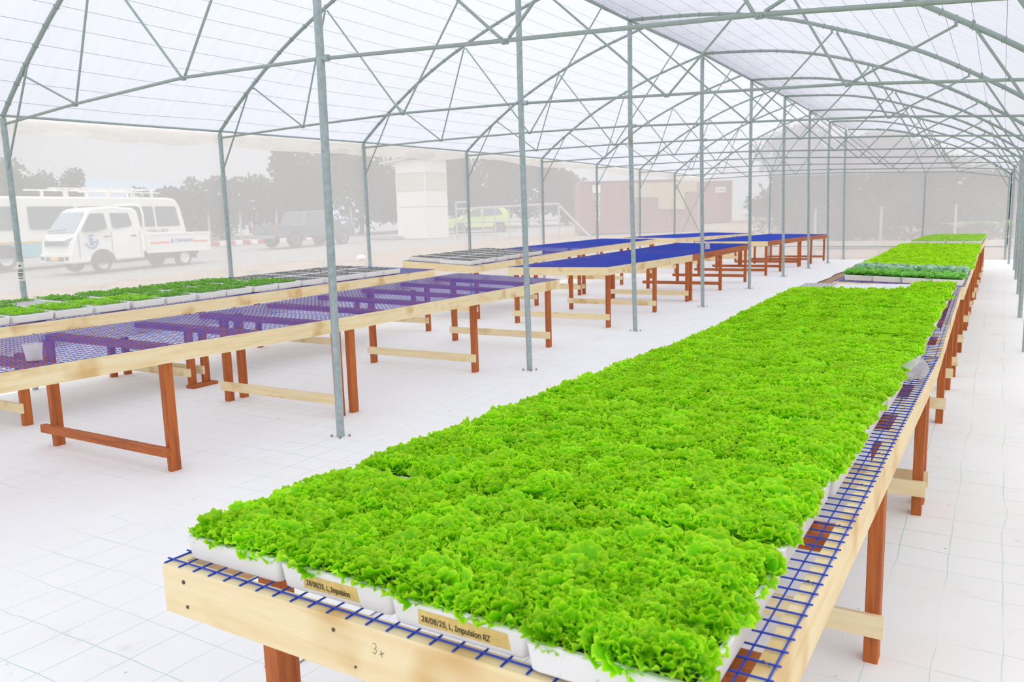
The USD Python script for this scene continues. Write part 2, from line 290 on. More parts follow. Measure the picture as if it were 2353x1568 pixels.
# walls -----------------------------------------------------------
def wall_strip(pts, zlo, zhi, nz=10, billow=.02, seed=1, per=8):
    P = np.array(pts, float); t = np.linspace(0, len(P)-1, (len(P)-1)*per+1); k = np.arange(len(P))
    X = np.stack([np.interp(t, k, P[:, c]) for c in (0, 1)], 1); lo, hi = np.interp(t, k, zlo), np.interp(t, k, zhi)
    V = []
    for i in range(len(t)):
        for s in np.linspace(0, 1, nz):
            b = billow*(meshkit.noise(np.array([t[i]*2.1, s*3, seed]), seed)-.5)
            V.append((X[i, 0]+b, X[i, 1]+(b if abs(P[-1, 0]-P[0, 0]) > 3 else 0), lo[i]*(1-s)+hi[i]*s))
    i, j = np.meshgrid(np.arange(len(t)-1), np.arange(nz-1), indexing='ij')
    return np.array(V), np.stack([i*nz+j, (i+1)*nz+j, (i+1)*nz+j+1, i*nz+j+1], -1).reshape(-1, 4)
LY = [-8.6]+YK
LX = [-4.40]+[e[0] for e in EAVE]; LZ = [2.73]+[e[1] for e in EAVE]
obj('wall_left', wall_strip([(x-.05, y) for x, y in zip(LX, LY)], [FZ(y)-.05 for y in LY], LZ, seed=2), M_net, smooth=True, kind='structure')
RX = [4.6]+[e[0] for e in REAVE]; RZ = [2.56]+[e[1] for e in REAVE]
obj('wall_right', wall_strip([(x+.055, y) for x, y in zip(RX, LY)], [FZ(y)-.05 for y in LY], RZ, seed=5), M_net, smooth=True, kind='structure')
YE = 23.31
A, B = left_arch(8), right_arch(8)
poly = Polygon([(-4.7, -.06)]+[tuple(p) for p in A if p[0] < -.02]+[(-.02, 4.88), (0.0, 4.07)]+[tuple(p) for p in B[1:]]+[(4.48, -.06)])
m = prism(poly.buffer(0), .002); m1 = prism(poly.buffer(0).intersection(Polygon([(-9, -1), (9, -1), (9, 2.50), (0, 2.68), (-9, 2.90)])), .002); m3 = prism(poly.buffer(0).difference(Polygon([(-9, -1), (9, -1), (9, 2.50), (0, 2.68), (-9, 2.90)])), .002)
m1, m3 = (trimesh.Trimesh(*trimesh.remesh.subdivide_to_size(q.vertices, q.faces, .8), process=False) for q in (m1, m3))
m = trimesh.util.concatenate([m1, m3])
V = np.stack([m.vertices[:, 0], YE+m.vertices[:, 2]+.02*(meshkit.noise(np.stack([m.vertices[:, 0]*1.2, m.vertices[:, 1]*1.2, 0*m.vertices[:, 0]], -1))-.5), m.vertices[:, 1]], 1)
m2 = trimesh.Trimesh(V, m.faces, process=False)
top = m.triangles_center[:, 2] > .0015
wb = thing('wall_back', None, None, kind='structure'); hi = np.arange(len(m.faces)) >= len(m1.faces)
obj('net', trimesh.Trimesh(V, m.faces[top & ~hi], process=True), M_net, wb); obj('gable_film', trimesh.Trimesh(V, m.faces[top & hi], process=True), M_gable, wb)
# hem of the roof film hanging below the left eave, and the folded skirt along the back wall
def hem():
    V = []; t = np.linspace(-8.6, 23.2, 190)
    for y in t:
        x, z = np.interp(y, LY, LX), np.interp(y, LY, LZ)
        d = .07+.13*meshkit.noise(np.array([y*.42, 1., 0]), 8)+.03*meshkit.noise(np.array([y*2.3, 1., 0]), 9)
        for s in (0, .35, .7, 1):
            V.append((x-.038+.012*math.sin(y*3+s*2)*s, y, z+.01-d*s))
    i, j = np.meshgrid(np.arange(len(t)-1), np.arange(3), indexing='ij')
    return np.array(V), np.stack([i*4+j, (i+1)*4+j, (i+1)*4+j+1, i*4+j+1], -1).reshape(-1, 4)
obj('trim_1', hem(), M_hem, smooth=True, kind='structure')
def skirt(x0, x1):
    V = []; t = np.linspace(x0, x1, 60)
    for x in t:
        for z, b in ((.36, 0), (.42, -.012), (.52, -.016), (.56+.02*meshkit.noise(np.array([x*2, 0, 0.]), 2), 0)): V.append((x, YE-.012+b, z))
    i, j = np.meshgrid(np.arange(59), np.arange(3), indexing='ij')
    return np.array(V), np.stack([i*4+j, i*4+j+1, (i+1)*4+j+1, (i+1)*4+j], -1).reshape(-1, 4)
obj('trim_2', skirt(-4.65, 4.45), M_hem, smooth=True, kind='structure')

# steel -----------------------------------------------------------
ORD = ['nearest', 'second', 'third', 'fourth', 'fifth', 'sixth', 'seventh', 'eighth', 'farthest']
for k, y in enumerate(YK):
    nth = ORD[k]+(' from the camera' if 0 < k < 8 else ' one')
    # trusses
    L, R = left_arch(k), right_arch(k); rz = RIDGE[k]; e, re = EAVE[k], REAVE[k]
    t = thing('roof_truss', f'galvanised tube roof truss with zigzag webs, {nth}', 'roof truss', (0, y, 2.5), group=None)
    o = (0, y, 2.5)
    def T(A): return [(p[0], y, p[1]) for p in A]
    obj('arch', MB(o).tube(T(L), .022), M_tube, t, 40, label='tall left half arch')
    obj('arch', MB(o).tube(T(R[0:]), .022), M_tube, t, 40, label='lower right half arch')
    dz = CJ[k]-2.75
    ch = [(e[0]+.03, y, e[1]-.075), (-3.12, y, 2.80+dz*.5+(e[1]-2.87)*.5), (-1.55, y, 2.79+dz), (CX[k]-.034, y, CJ[k]+.002)]
    cr_ = [(CX[k]+.034, y, CJ[k]-.002), (1.575, y, 2.673+dz*.5), (3.15, y, 2.60), (re[0]-.03, y, re[1]-.075)]
    obj('bottom_chord', MB(o).tube(ch, .0135), M_tube, t, 40); obj('bottom_chord', MB(o).tube(cr_, .0135), M_tube, t, 40)
    def cz(x): q = np.array(ch if x < 0 else cr_); return np.interp(x, q[:, 0], q[:, 2])
    def lp(x): return (x, y, arch_pt(L, x)[1]-.05)
    def rp(x): return (x, y, arch_pt(R, x)[1]-.05)
    def cp(x, d=.0): return (x+d, y, cz(x)+.012)
    webs = [(lp(-3.93), cp(-3.12, -.02)), (cp(-3.12, .02), lp(-2.64)), (lp(-2.60), cp(-1.55, -.025)), (cp(-1.55, .025), (-.02, y, 4.83)), ((.02, y, rz-.05), cp(1.575, -.025)), (cp(1.575, .03), rp(2.51)), (rp(2.57), cp(3.15, -.03)), (cp(3.15, .03), rp(3.92))]
    for a, b in webs: obj('web', MB(o).tube([a, b], .0108, 8), M_tube, t, 40)
    obj('knee_brace', MB(o).tube([(e[0]+.02, y-.02, 2.35+e[1]-2.87), (-4.06+(e[0]+4.66)*.85, y-.005, 3.30+(e[1]-2.87))], .0108, 8), M_tube, t, 40)
    obj('knee_brace', MB(o).tube([(re[0]-.02, y-.02, 2.08), (4.04, y-.005, arch_pt(R, 4.04)[1])], .0108, 8), M_tube, t, 40)
    obj('vent_strut', MB(o).tube([(CX[k]-.03, y, rz+.0), (CX[k]-.03, y, 4.88)], .016, 8), M_tube, t, 40)
    for x, z, s in [(-3.93, lp(-3.93)[2], 1), (-2.62, lp(-2.62)[2], 1), (2.51, rp(2.51)[2], 1), (2.57, rp(2.57)[2], 1), (3.92, rp(3.92)[2], 1), (4.04, rp(4.04)[2]+.03, 1), (-3.12, cz(-3.12), 0), (-1.55, cz(-1.55), 0), (1.575, cz(1.575), 0), (3.15, cz(3.15), 0)]:
        b = MB(o)
        if s: b.box((x-.012, y-.0175, z-.014), (x+.012, y-.0125, z+.075)).cyl((x, y-.016, z-.001), (0, 1, 0), .009, .014, 8)
        else: b.box((x-.02, y-.0165, z-.022), (x+.02, y+.0165, z+.004)).cyl((x, y-.019, z-.008), (0, 1, 0), .008, .012, 8)
        obj('bracket', b, M_tube, t)
    cl = MB(o)
    for A, n in ((L, 21), (R, 19)):
        for q in range(n):
            i = (q+.7)/(n+.4)*(len(A)-1); a = A[int(i)]*(1-i % 1)+A[min(int(i)+1, len(A)-1)]*(i % 1); d = A[min(int(i)+1, len(A)-1)]-A[int(i)]; d /= np.linalg.norm(d)
            cl.tube([(a[0]-d[0]*.005, y, a[1]-d[1]*.005), (a[0]+d[0]*.005, y, a[1]+d[1]*.005)], .0285, 8)
    obj('clip', cl, M_tie if k < 0 else M_tube, t, kind='stuff')
    # posts
    p = thing('centre_post', f'round galvanised centre post under the ridge, {nth}', 'post', (CX[k], y, FZ(y)))
    o = (CX[k], y, FZ(y))
    bx = [-.03, .03, .06, .05, .04, .055, .05, .03, .01][k]
    b = MB(o).tube([(bx, y, FZ(y)-.03), (CX[k], y, CJ[k]), (CX[k], y, rz-.022)], .031, 16); obj('shaft', b, M_steel, p, 40)
    obj('collar', MB(o).tube([(CX[k]+.02, y-.002, CJ[k]-.001), (CX[k]+.085, y-.002, CJ[k]-.003)], .024, 10), M_steel, p, 40)
    for c in range(4):
        a = c*PI/2+.6; obj('anchor_bolt', MB(o).cyl((bx+.075*math.cos(a), y+.06*math.sin(a), FZ(y)+.016), (0, 0, 1), .008, .02, 8), M_tie, p)
    p = thing('side_post', f'round galvanised post along the left net wall, {nth}', 'post', (e[0], y, FZ(y)))
    o = (e[0], y, FZ(y)); lx = e[0]-(0 if k else 0)
    obj('shaft', MB(o).tube([(lx, y, FZ(y)-.04), (e[0], y, e[1]-.015)], .029, 14), M_steel, p, 40)
    if k == 0:
        z0 = 1.07
        st = obj('sticker', MB(o).tube([(e[0], y, z0), (e[0], y, z0+.20)], .0305, 14, cap=False), plain('label_paper', srgb(235, 233, 228), .6), p, 40, label='white printed sticker around the post')
        for q, (zz, hh) in enumerate(((.03, .007), (.055, .007), (.075, .01), (.10, .006), (.115, .008))):
            a0 = -1.9+.1*q; arc = [(e[0]+.0312*math.cos(a), y+.0312*math.sin(a), z0+zz) for a in np.linspace(a0, a0+1.6, 8)]
            obj('print_line', MB(o).tube(arc, hh/2, 5), M_ink, st)
        obj('print_dot', MB(o).cyl((e[0]+.0305*math.cos(-.75), y+.0305*math.sin(-.75), z0+.16), (math.cos(-.75), math.sin(-.75), 0), .011, .004, 10), plain('teal_print', srgb(0, 140, 140), .5), st)
    if True:
        p = thing('side_post', f'round galvanised post along the right net wall, {nth} frame', 'post', (re[0], y, FZ(y)))
        obj('shaft', MB((re[0], y, FZ(y))).tube([(re[0], y, FZ(y)-.04), (re[0], y, re[1]-.015)], .029, 14), M_steel, p, 40)
for x, xt, nm in ((-2.36, 2.75, 'left'), (2.26, 2.56, 'right')):
    p = thing('end_post', f'slim galvanised post in the back net wall, on the {nm} of the centre posts', 'post', (x, 23.2, FZ(23.2)))
    o = (x, 23.2, FZ(23.2))
    obj('shaft', MB(o).tube([(x, 23.235, FZ(23.2)-.04), (x, 23.235, xt-.01)], .022, 10), M_steel, p, 40)
    A, B = left_arch(8), right_arch(8)
    for dx in (-.55, .55):
        zz = arch_pt(A if x < 0 else B, x+dx)[1]
        obj('strut', MB(o).tube([(x, 23.23, xt+.03), (x+dx, 23.23, zz-.04)], .013, 8), M_steel, p, 40)
def rail(name, label, pts, r):
    c = np.mean(pts, 0); obj(name, MB(c).tube(pts, r, 10), M_steel, thing(name, label, 'rail', c), 40)
def rail1(name, label, pts, r): obj(name, MB().tube(pts, r, 10), M_steel, None, 40, label=label, cat='rail')
rail1('eave_rail', 'long galvanised tube rail along the top of the left net wall', [(e[0]-.012, y, e[1]+.012) for e, y in [(EAVE[0], -8.6)]+list(zip(EAVE, YK))], .014)
rail1('eave_rail', 'galvanised tube rail along the top of the right net wall', [(e[0]+.012, y, e[1]+.012) for e, y in [(REAVE[0], -8.6)]+list(zip(REAVE, YK))], .014)
rail1('ridge_rail', 'long tube rail joining the tops of the centre posts', [(CX[k], y, RIDGE[k]) for k, y in [(0, -8.6)]+list(enumerate(YK))], .021)
rail1('bottom_rail', 'thin tube rail low along the back net wall', [(-4.6, 23.2, .43), (4.42, 23.2, .37)], .014)
rail1('wall_brace', 'dark diagonal tube in the last bay of the left wall, falling away from the camera', [(-4.63, 20.40, 2.52), (-4.63, 23.15, .72)], .013)
rail1('wall_brace', 'pale diagonal tube in the last bay of the left wall, rising away from the camera', [(-4.70, 20.6, .62), (-4.70, 23.2, 2.35)], .012)

# ------------------------------------------------------------------ tables
class Table: pass
M_nail = plain('dark_nail', srgb(84, 74, 66), .5, .4)
def near0(y0, xr0): return y0 < -3.2 and xr0 > 2
BH, BT = .115, .036
def table(label, st, legs, side=pine, end=pine, stretch='pine', cross=None, front=True, back=True, mid=None, bend=0., low=.12):
    """st: two stations (y, xl, xr, zl, zr)"""
    (y0, xl0, xr0, zl0, zr0), (y1, xl1, xr1, zl1, zr1) = st
    T = Table(); T.st = st
    def P(s, y):  # s 0..1 across
        a = (y-y0)/(y1-y0); xl, xr = xl0+(xl1-xl0)*a, xr0+(xr1-xr0)*a
        z = (zl0+(zl1-zl0)*a)*(1-s)+(zr0+(zr1-zr0)*a)*s
        return np.array([xl+(xr-xl)*s, y, z])
    T.P = P
    def zat(x, y):
        a = (y-y0)/(y1-y0); xl, xr = xl0+(xl1-xl0)*a, xr0+(xr1-xr0)*a; s = (x-xl)/(xr-xl)
        return (zl0+(zl1-zl0)*a)*(1-s)+(zr0+(zr1-zr0)*a)*s
    T.z = zat; T.rx = math.atan2(((zl1+zr1)-(zl0+zr0))/2, y1-y0); T.ry = -math.atan2(zr0-zl0, xr0-xl0)
    c = np.array([(xl0+xr1)/2, (y0+y1)/2, float(FZ((y0+y1)/2))])
    t = thing('nursery_table', label, 'table', c)
    def board(name, a, b, out, m):
        a, b, out = np.array(a), np.array(b), np.array(out); dn = np.array([0, 0, -BH])
        n = 9; V = []
        d = np.array([np.linalg.norm(b-a)])
        for k in range(2):
            e = (a, b)[k]; q = [e, e-out*BT, e-out*BT+dn, e+dn]; V += q
        V = np.array(V); ch = .003
        mb = MB(c); mb.add(V, [(0, 1, 2, 3), (7, 6, 5, 4), (0, 4, 5, 1), (1, 5, 6, 2), (2, 6, 7, 3), (3, 7, 4, 0)])
        return obj(name, mb, m, t)
    f0, f1 = (BT if front else 0), (BT if back else 0)
    yy0, yy1 = y0+f0, y1-f1
    for s, o in ((1, (1, 0, 0)), (0, (-1, 0, 0))):
        if mid: board('side_board', P(s, yy0), P(s, mid), o, side[1]); board('side_board', P(s, mid), P(s, yy1), o, side[1])
        else: board('side_board', P(s, yy0), P(s, yy1), o, side[1])
    if front: board('end_board', P(0, y0), P(1, y0), (0, -1, 0), end[0])
    if back: board('end_board', P(0, y1), P(1, y1), (0, 1, 0), end[0])
    if near0(y0, xr0):
        for u, zz, r_ in ((.055, .030, .007), (.06, .088, .006), (.40, .028, .006), (.44, .092, .004), (.93, .035, .006)):
            q = P(u, y0); obj('nail_head', MB(c).cyl((q[0], y0-.0008, q[2]-zz), (0, 1, 0), r_*.7, .002, 10), M_nail, t)
        q = P(.475, y0); z_ = q[2]-.045
        for pl in ([(0, .014), (.008, .016), (.009, .008), (.004, .005), (.010, .002), (.006, -.006), (-.001, -.004)], [(.016, -.004), (.028, .002)], [(.020, .005), (.023, -.008)]):
            obj('pencil_mark', MB(c).tube([(q[0]+a, y0-.0004, z_+b_) for a, b_ in pl], .0006, 4), M_nail, t)
    # cross members just below the mesh
    for yc in (cross if cross is not None else [y0+(y1-y0)*q for q in (.2, .4, .6, .8)]):
        a, b = P(0, yc), P(1, yc); a[0] += BT; b[0] -= BT; dz = np.array([0, 0, .026])
        obj('cross_member', MB(c).plank(a-dz, b-dz, .10, .04), red[0], t)
    # legs and stretchers
    for yl in legs:
        for s in (0, 1):
            q = P(s, yl); x0_ = q[0]+(BT if s == 0 else -BT-.05); zf = float(FZ(yl))-.02
            b = MB(c).bev((x0_, yl-.038, zf), (x0_+.05, yl+.038, q[2]-(.05 if True else 0)), .003)
            obj('leg', b, red[2], t)
        a, b = P(0, yl), P(1, yl); zf = float(FZ(yl))+low
        if (stretch if isinstance(stretch, str) else stretch[legs.index(yl)]) == 'pine': obj('stretcher', MB(c).box((a[0]+.015, yl-.038-.02, zf), (b[0]-.02, yl-.038, zf+.085)), pine[0], t)
        elif (stretch if isinstance(stretch, str) else stretch[legs.index(yl)]) == 'red': obj('stretcher', MB(c).box((a[0]-.03, yl-.038-.045, zf), (b[0]-.03, yl-.038, zf+.06)), red[0], t)
    # welded mesh, 50 mm
    w = MB(c); pit = .0505; r = .0021 if y0 < 0 and xr0 > 2 else .0015; lift = np.array([0, 0, r])
    nx = int(round((P(1, y0)[0]-P(0, y0)[0])/pit)); ny = int((y1-y0)/pit)
    near = y0 < 0 and xr0 > 2
    for i in range(nx+1):
        s = min(max((i*pit+.006)/(P(1, y0)[0]-P(0, y0)[0]), .004), .996)
        w.tube([P(s, y0+.002)+lift, P(s, y1-.002)+lift], r, 6 if near else 4)
    for j in range(ny+1):
        y = min(y0+.02+j*pit, y1-.004)
        w.tube([P(-.004, y)+lift*2.4, P(1.004, y)+lift*2.4], r, 6 if near else 4)
    obj('wire_mesh', w, M_wire, t, 40 if near else False, kind='stuff')
    if near:
        for j in range(4, ny, 7):
            y = y0+.02+j*pit
            for q in (P(.985, y), P(1-.985, y+.1)): obj('wire_tie', MB(c).tube([q+np.array([-.012, .004, .002]), q+np.array([-.004, 0, .009]), q+np.array([.006, -.003, .002])], .0012, 5), M_tie, t)
    T.prim = t; T.c = c
    return T
TA1 = table('pine table of lettuce trays in the foreground, its near corner towards the camera', [(-3.42, 2.70, 4.023, .81, .815), (.30, 2.72, 4.055, .765, .77)], (-3.15, -1.45, .21), cross=(-3.2, -2.5, -1.2, -.55, .1), back=False)
TA2 = table('pine table of lettuce trays joined behind the foreground one', [(.30, 2.72, 4.055, .765, .77), (3.62, 2.76, 4.03, .86, .865)], (.39, 2.29, 3.5), front=False)
TB1 = table('empty table with blue wire mesh at the left edge of the photo, dark brown stretcher', [(-3.05, -1.97, -.43, .80, .80), (.57, -1.97, -.43, .79, .78)], (-1.15, .49), stretch=('red', 'pine'), back=False, cross=(-2.6, -1.9, -1.1, -.35, .3))
TB2 = table('empty blue-mesh table between the two nearest centre posts, light stretchers', [(.57, -1.97, -.43, .79, .78), (4.42, -1.97, -.41, .86, .80)], (.66, 2.57, 4.22), stretch=('none', 'pine', 'pine'), front=False, cross=(1.1, 1.8, 2.5, 3.2, 3.9))
TC0 = table('wall-side pine table of green seedlings nearest the camera at the left', [(-3.0, -4.28, -2.78, .80, .77), (.90, -4.28, -2.78, .84, .815)], (-.9, .78), back=False)
TC1 = table('wall-side pine table with seedlings near end, dark sown trays far end', [(.90, -4.28, -2.78, .84, .815), (5.0, -4.28, -2.78, .90, .865)], (.95, 2.9, 4.86), front=False)
fp_ = thing('wood_offcut', 'short red wood offcut under a pair of legs of the wall-side tables', 'wood', (-2.85, .87, float(FZ(.87))))
obj('plank', MB().bev((-.02, -.15, .0), (.10, .16, .032), .003), red[1], fp_)
TC2 = table('wall-side table with white trays of dark soil at its near end', [(6.03, -4.22, -2.80, .925, .85), (10.0, -4.22, -2.8, .99, .945)], (6.2, 8.14, 9.9), back=False)
TC3 = table('wall-side blue-mesh table joined behind the one with dark soil trays', [(10.0, -4.22, -2.80, .99, .945), (13.9, -4.22, -2.8, 1.02, .995)], (10.1, 12.0, 13.75), front=False)
TC4 = table('wall-side blue-mesh table in the far left row, nearer of its two', [(15.3, -4.25, -2.80, 1.0, .968), (19.2, -4.25, -2.8, .97, .92)], (15.5, 17.3, 19.1), back=False)
TC5 = table('wall-side blue-mesh table standing last against the back wall', [(19.2, -4.25, -2.80, .97, .92), (22.9, -4.25, -2.8, .92, .868)], (19.3, 21.0, 22.7), front=False)
TB3 = table('empty blue-mesh table behind the second centre post, pale side board', [(5.80, -2.02, -.38, .85, .862), (9.45, -2.02, -.38, .88, .85)], (5.95, 7.76, 9.34), back=False)
TB4 = table('empty blue-mesh table with dark brown side board and a clear cup on it', [(9.45, -2.02, -.38, .88, .85), (13.3, -2.02, -.36, .92, .885)], (9.52, 11.3, 13.1), side=red, front=False, stretch='red')
TB5 = table('far blue-mesh table of the middle row with pale end board and brown side board', [(14.6, -2.06, -.32, .90, .893), (18.4, -2.06, -.32, .90, .87)], (14.75, 16.2, 18.3), side=red, back=False, stretch='red')
TB6 = table('last brown blue-mesh table of the middle row before the back wall', [(18.4, -2.06, -.32, .90, .87), (22.2, -2.06, -.32, .86, .82)], (18.5, 20.0, 22.0), side=red, end=red, front=False, stretch='red')
TA3 = table('right-hand table with dark green seedlings behind the foreground lettuce', [(3.95, 2.91, 4.045, .865, .832), (7.4, 2.93, 4.04, .895, .88)], (4.1, 5.5, 7.2), back=False)
TA4 = table('right-hand table of bright lettuce joined behind the dark green seedlings', [(7.4, 2.93, 4.04, .895, .88), (10.35, 2.95, 4.03, .935, .92)], (7.6, 8.9, 10.1), front=False)
TA5 = table('far right-hand table of pale young lettuce in white trays', [(10.65, 2.93, 4.05, .955, .945), (13.9, 2.95, 4.05, .93, .92)], (10.8, 12.2, 13.75), back=False)
TA6 = table('farthest right-hand table of pale young lettuce near the back wall', [(13.9, 2.95, 4.05, .93, .92), (17.1, 2.95, 4.04, .87, .86)], (14.0, 15.5, 16.9), front=False)

# ------------------------------------------------------------------ trays
TW, TL, TH = .300, .535, .055
NXC, NYC = 8, 14
def tray_meshes(nx=NXC, ny=NYC, kind='grown'):
    w, l, h = TW/2, TL/2, TH; rim = .012
    b = MB()
    tp = .006
    def wall(x0, y0, x1, y1, nxo, nyo):
        pass
    # outer tapered shell with rounded corners
    def ring(sx, sy, z, r=.012):
        pts = []
        for cx, cy, a0 in ((sx-r, sy-r, 0), (-sx+r, sy-r, PI/2), (-sx+r, -sy+r, PI), (sx-r, -sy+r, 1.5*PI)):
            for a in np.linspace(a0, a0+PI/2, 4): pts.append((cx+r*math.cos(a), cy+r*math.sin(a), z))
        return pts
    rings = [ring(w-tp-.004, l-tp-.004, 0), ring(w-tp, l-tp, .004), ring(w, l, h-.003), ring(w-.003, l-.003, h), ring(w-rim, l-rim, h, .004), ring(w-rim, l-rim, h-.018, .004)]
    n = len(rings[0]); V = np.array([p for r in rings for p in r]); F = []
    for k in range(len(rings)-1):
        for i in range(n): F.append((k*n+i, k*n+(i+1) % n, (k+1)*n+(i+1) % n, (k+1)*n+i))
    b.add(V, F)
    b.add(np.array(rings[0]+[(0, 0, 0)]), [(i, n, (i+1) % n) for i in range(n)] and np.array([(n, (i+1) % n, i) for i in range(n)]))
    px, py = (2*(w-rim))/nx, (2*(l-rim))/ny; q = .0026
    hr, hs = {'grown': (h-.001, h-.0045), 'sown': (h+.0006, h+.0001), 'empty': (h-.001, h-.003)}[kind]
    if kind == 'sown': q = .0016
    for i in range(1, nx): x = -w+rim+i*px; b.box((x-q, -l+rim, h-.018), (x+q, l-rim, hr))
    for j in range(1, ny): y = -l+rim+j*py; b.box((-w+rim, y-q, h-.018), (w-rim, y+q, hr-.0004))
    s = MB().box((-w+rim+.0005, -l+rim+.0005, h-.04), (w-rim-.0005, l-rim-.0005, hs))
    return b, s
def tray_class(name, nx=NXC, ny=NYC, kind='grown'):
    p = stage.CreateClassPrim('/World/'+name)
    UsdGeom.Xform.Define(stage, '/World/'+name).GetPrim().SetSpecifier(Sdf.SpecifierClass)
    b, s = tray_meshes(nx, ny, kind)
    obj('body', b, M_foam, '/World/'+name, 35)
    obj('cell_floor' if kind == 'empty' else 'soil', s, M_foam if kind == 'empty' else M_soil, '/World/'+name)
    return '/World/'+name
TRAY, SOWN, EMPTY = tray_class('tray_class'), tray_class('sown_tray_class', kind='sown'), tray_class('empty_tray_class', kind='empty')
NUM = ['first', 'second', 'third', 'fourth', 'fifth', 'sixth', 'seventh', 'eighth', 'ninth', 'tenth', 'eleventh', 'twelfth', 'thirteenth', 'fourteenth', 'fifteenth', 'sixteenth']
lettuce_spots = []
def cells(loc, rz, Tb, scale=1., nx=NXC, ny=NYC, jit=.006, edges=''):
    rim = .012; px, py = (TW-2*rim)/nx, (TL-2*rim)/ny; c, s = math.cos(rz), math.sin(rz); out = []
    for i in range(nx):
        for j in range(ny):
            x, y = ((i+.5)*px-TW/2+rim)*scale+rng.normal(0, jit), ((j+.5)*py-TL/2+rim)*scale+rng.normal(0, jit)
            X, Y = loc[0]+c*x-s*y, loc[1]+s*x+c*y
            f = 1.0
            if edges:
                if 'l' in edges and i == 0: X += .006; f = .92
                if 'r' in edges and i == nx-1: X -= .007; f = .9
                if 'f' in edges and j == 0: Y += .005; f = .88
            out.append((X, Y, loc[2]+(Tb.z(X, Y)-Tb.z(loc[0], loc[1]))+(TH-.012)*scale, f))
    return out
COLS = ['leftmost', 'second from left', 'third from left', 'rightmost']
def put_tray(Tb, x, y, label, group, rz=0., scale=1., proto=TRAY):
    z = Tb.z(x, y)+.0075
    p = copy_of(proto, 'seedling_tray', label, 'tray', (x, y, z), rz, group, Tb.rx, Tb.ry, scale)
    return (x, y, z)
def lettuce_tail():
    if r == 11 and c_ < 3: return
    lettuce_spots.extend([(*p, r, c_) for p in cells(loc, rz, Tb, edges=('l' if c_ == 0 else 'r' if c_ == 3 else '')+('f' if r == 0 else '')) if not (c_ == 0 and ((r == 1 and p[1] < loc[1]-TL/2+.03 and -.06 < p[0]-loc[0] < .09) or (r == 0 and p[1] > loc[1]+TL/2-.034 and -.06 < p[0]-loc[0] < .09)))])
for r in range(12):
    for c_ in range(4):
        x = 2.893+.0035*r+.305*c_+rng.normal(0, .003); y = -3.395+TL/2+.553*r+rng.normal(0, .008)+(.0 if c_ else .012)
        if r == 0: y = -3.385+TL/2+(0, -.002, -.012, -.035)[c_]
        Tb = TA1 if y < .30 else TA2; rz = rng.normal(0, .006)
        if r == 1 and c_ == 0: y += .018
        if (r == 0 and c_ in (1, 2)) or (r == 1 and c_ == 0):
            z = Tb.z(x, y)+.0075
            t = thing('seedling_tray', f'white foam tray with a handwritten tape label in the front row, {COLS[c_]}' if r == 0 else 'white foam tray with tape showing through the lettuce, leftmost in the second row', 'tray', (x, y, z), rz, 'foam trays under the near lettuce', Tb.rx, Tb.ry, turn_first=True)
            b, s = tray_meshes(); obj('body', b, M_foam, t, 35); obj('soil', s, M_soil, t)
            txt = ('28/08/25, L, Impulsion', '28/08/25, L, Impulsion RZ')[c_-1]
            xa, xb = ((-.085, .065), (-.085, .115), (-.06, .075))[c_-1 if c_ else 2]
            yb, yt = -(TL/2-.0055), -(TL/2-.0015)
            tp = MB().hexa([(xa, yb-.0012, .012), (xb, yb-.0012, .012), (xb, yb, .012), (xa, yb, .012), (xa+.003, yt-.0012, .043), (xb-.004, yt-.0012, .043), (xb-.004, yt, .043), (xa+.003, yt, .043)])
            tape = obj('label_tape', tp, M_tape, t, label='yellowed masking tape with black handwriting' if r == 0 else 'ochre masking tape')
            loc = (x, y, z)
            if r == 1: lettuce_tail(); continue
            tm = meshkit.text_mesh(txt, .0115, .0006, True); w = tm.bounds[1][0]; L = (.118, .150)[c_-1]
            k = L/w; v = tm.vertices.copy(); sh = v[:, 1]*.12
            vv = np.stack([xa+.008+v[:, 0]*k+sh*k, yb-.0016-v[:, 2]*.5, .0205+v[:, 1]-.02*v[:, 0]*k], 1)
            vv[:, 1] += (vv[:, 2]-.012)*(-.0040/.031)*-0 + (-(yb-yt))*(vv[:, 2]-.012)/.031*1.0
            obj('handwriting', trimesh.Trimesh(vv, tm.faces, process=False), M_ink, tape)
            loc = (x, y, z)
        else:
            if r == 11 and c_ == 3: lab = 'white foam lettuce tray beside the empty trays at the far end of the lettuce table'
            elif r == 11: lab = f'empty white foam tray at the far end of the lettuce table, {COLS[c_]}'
            else: lab = f'white foam tray under bright lettuce, {NUM[r]} row from the front, {COLS[c_]}'
            loc = put_tray(Tb, x, y, lab, 'foam trays under the near lettuce', rz, proto=(EMPTY if r == 11 and c_ in (1, 2) else TRAY))
        lettuce_tail()

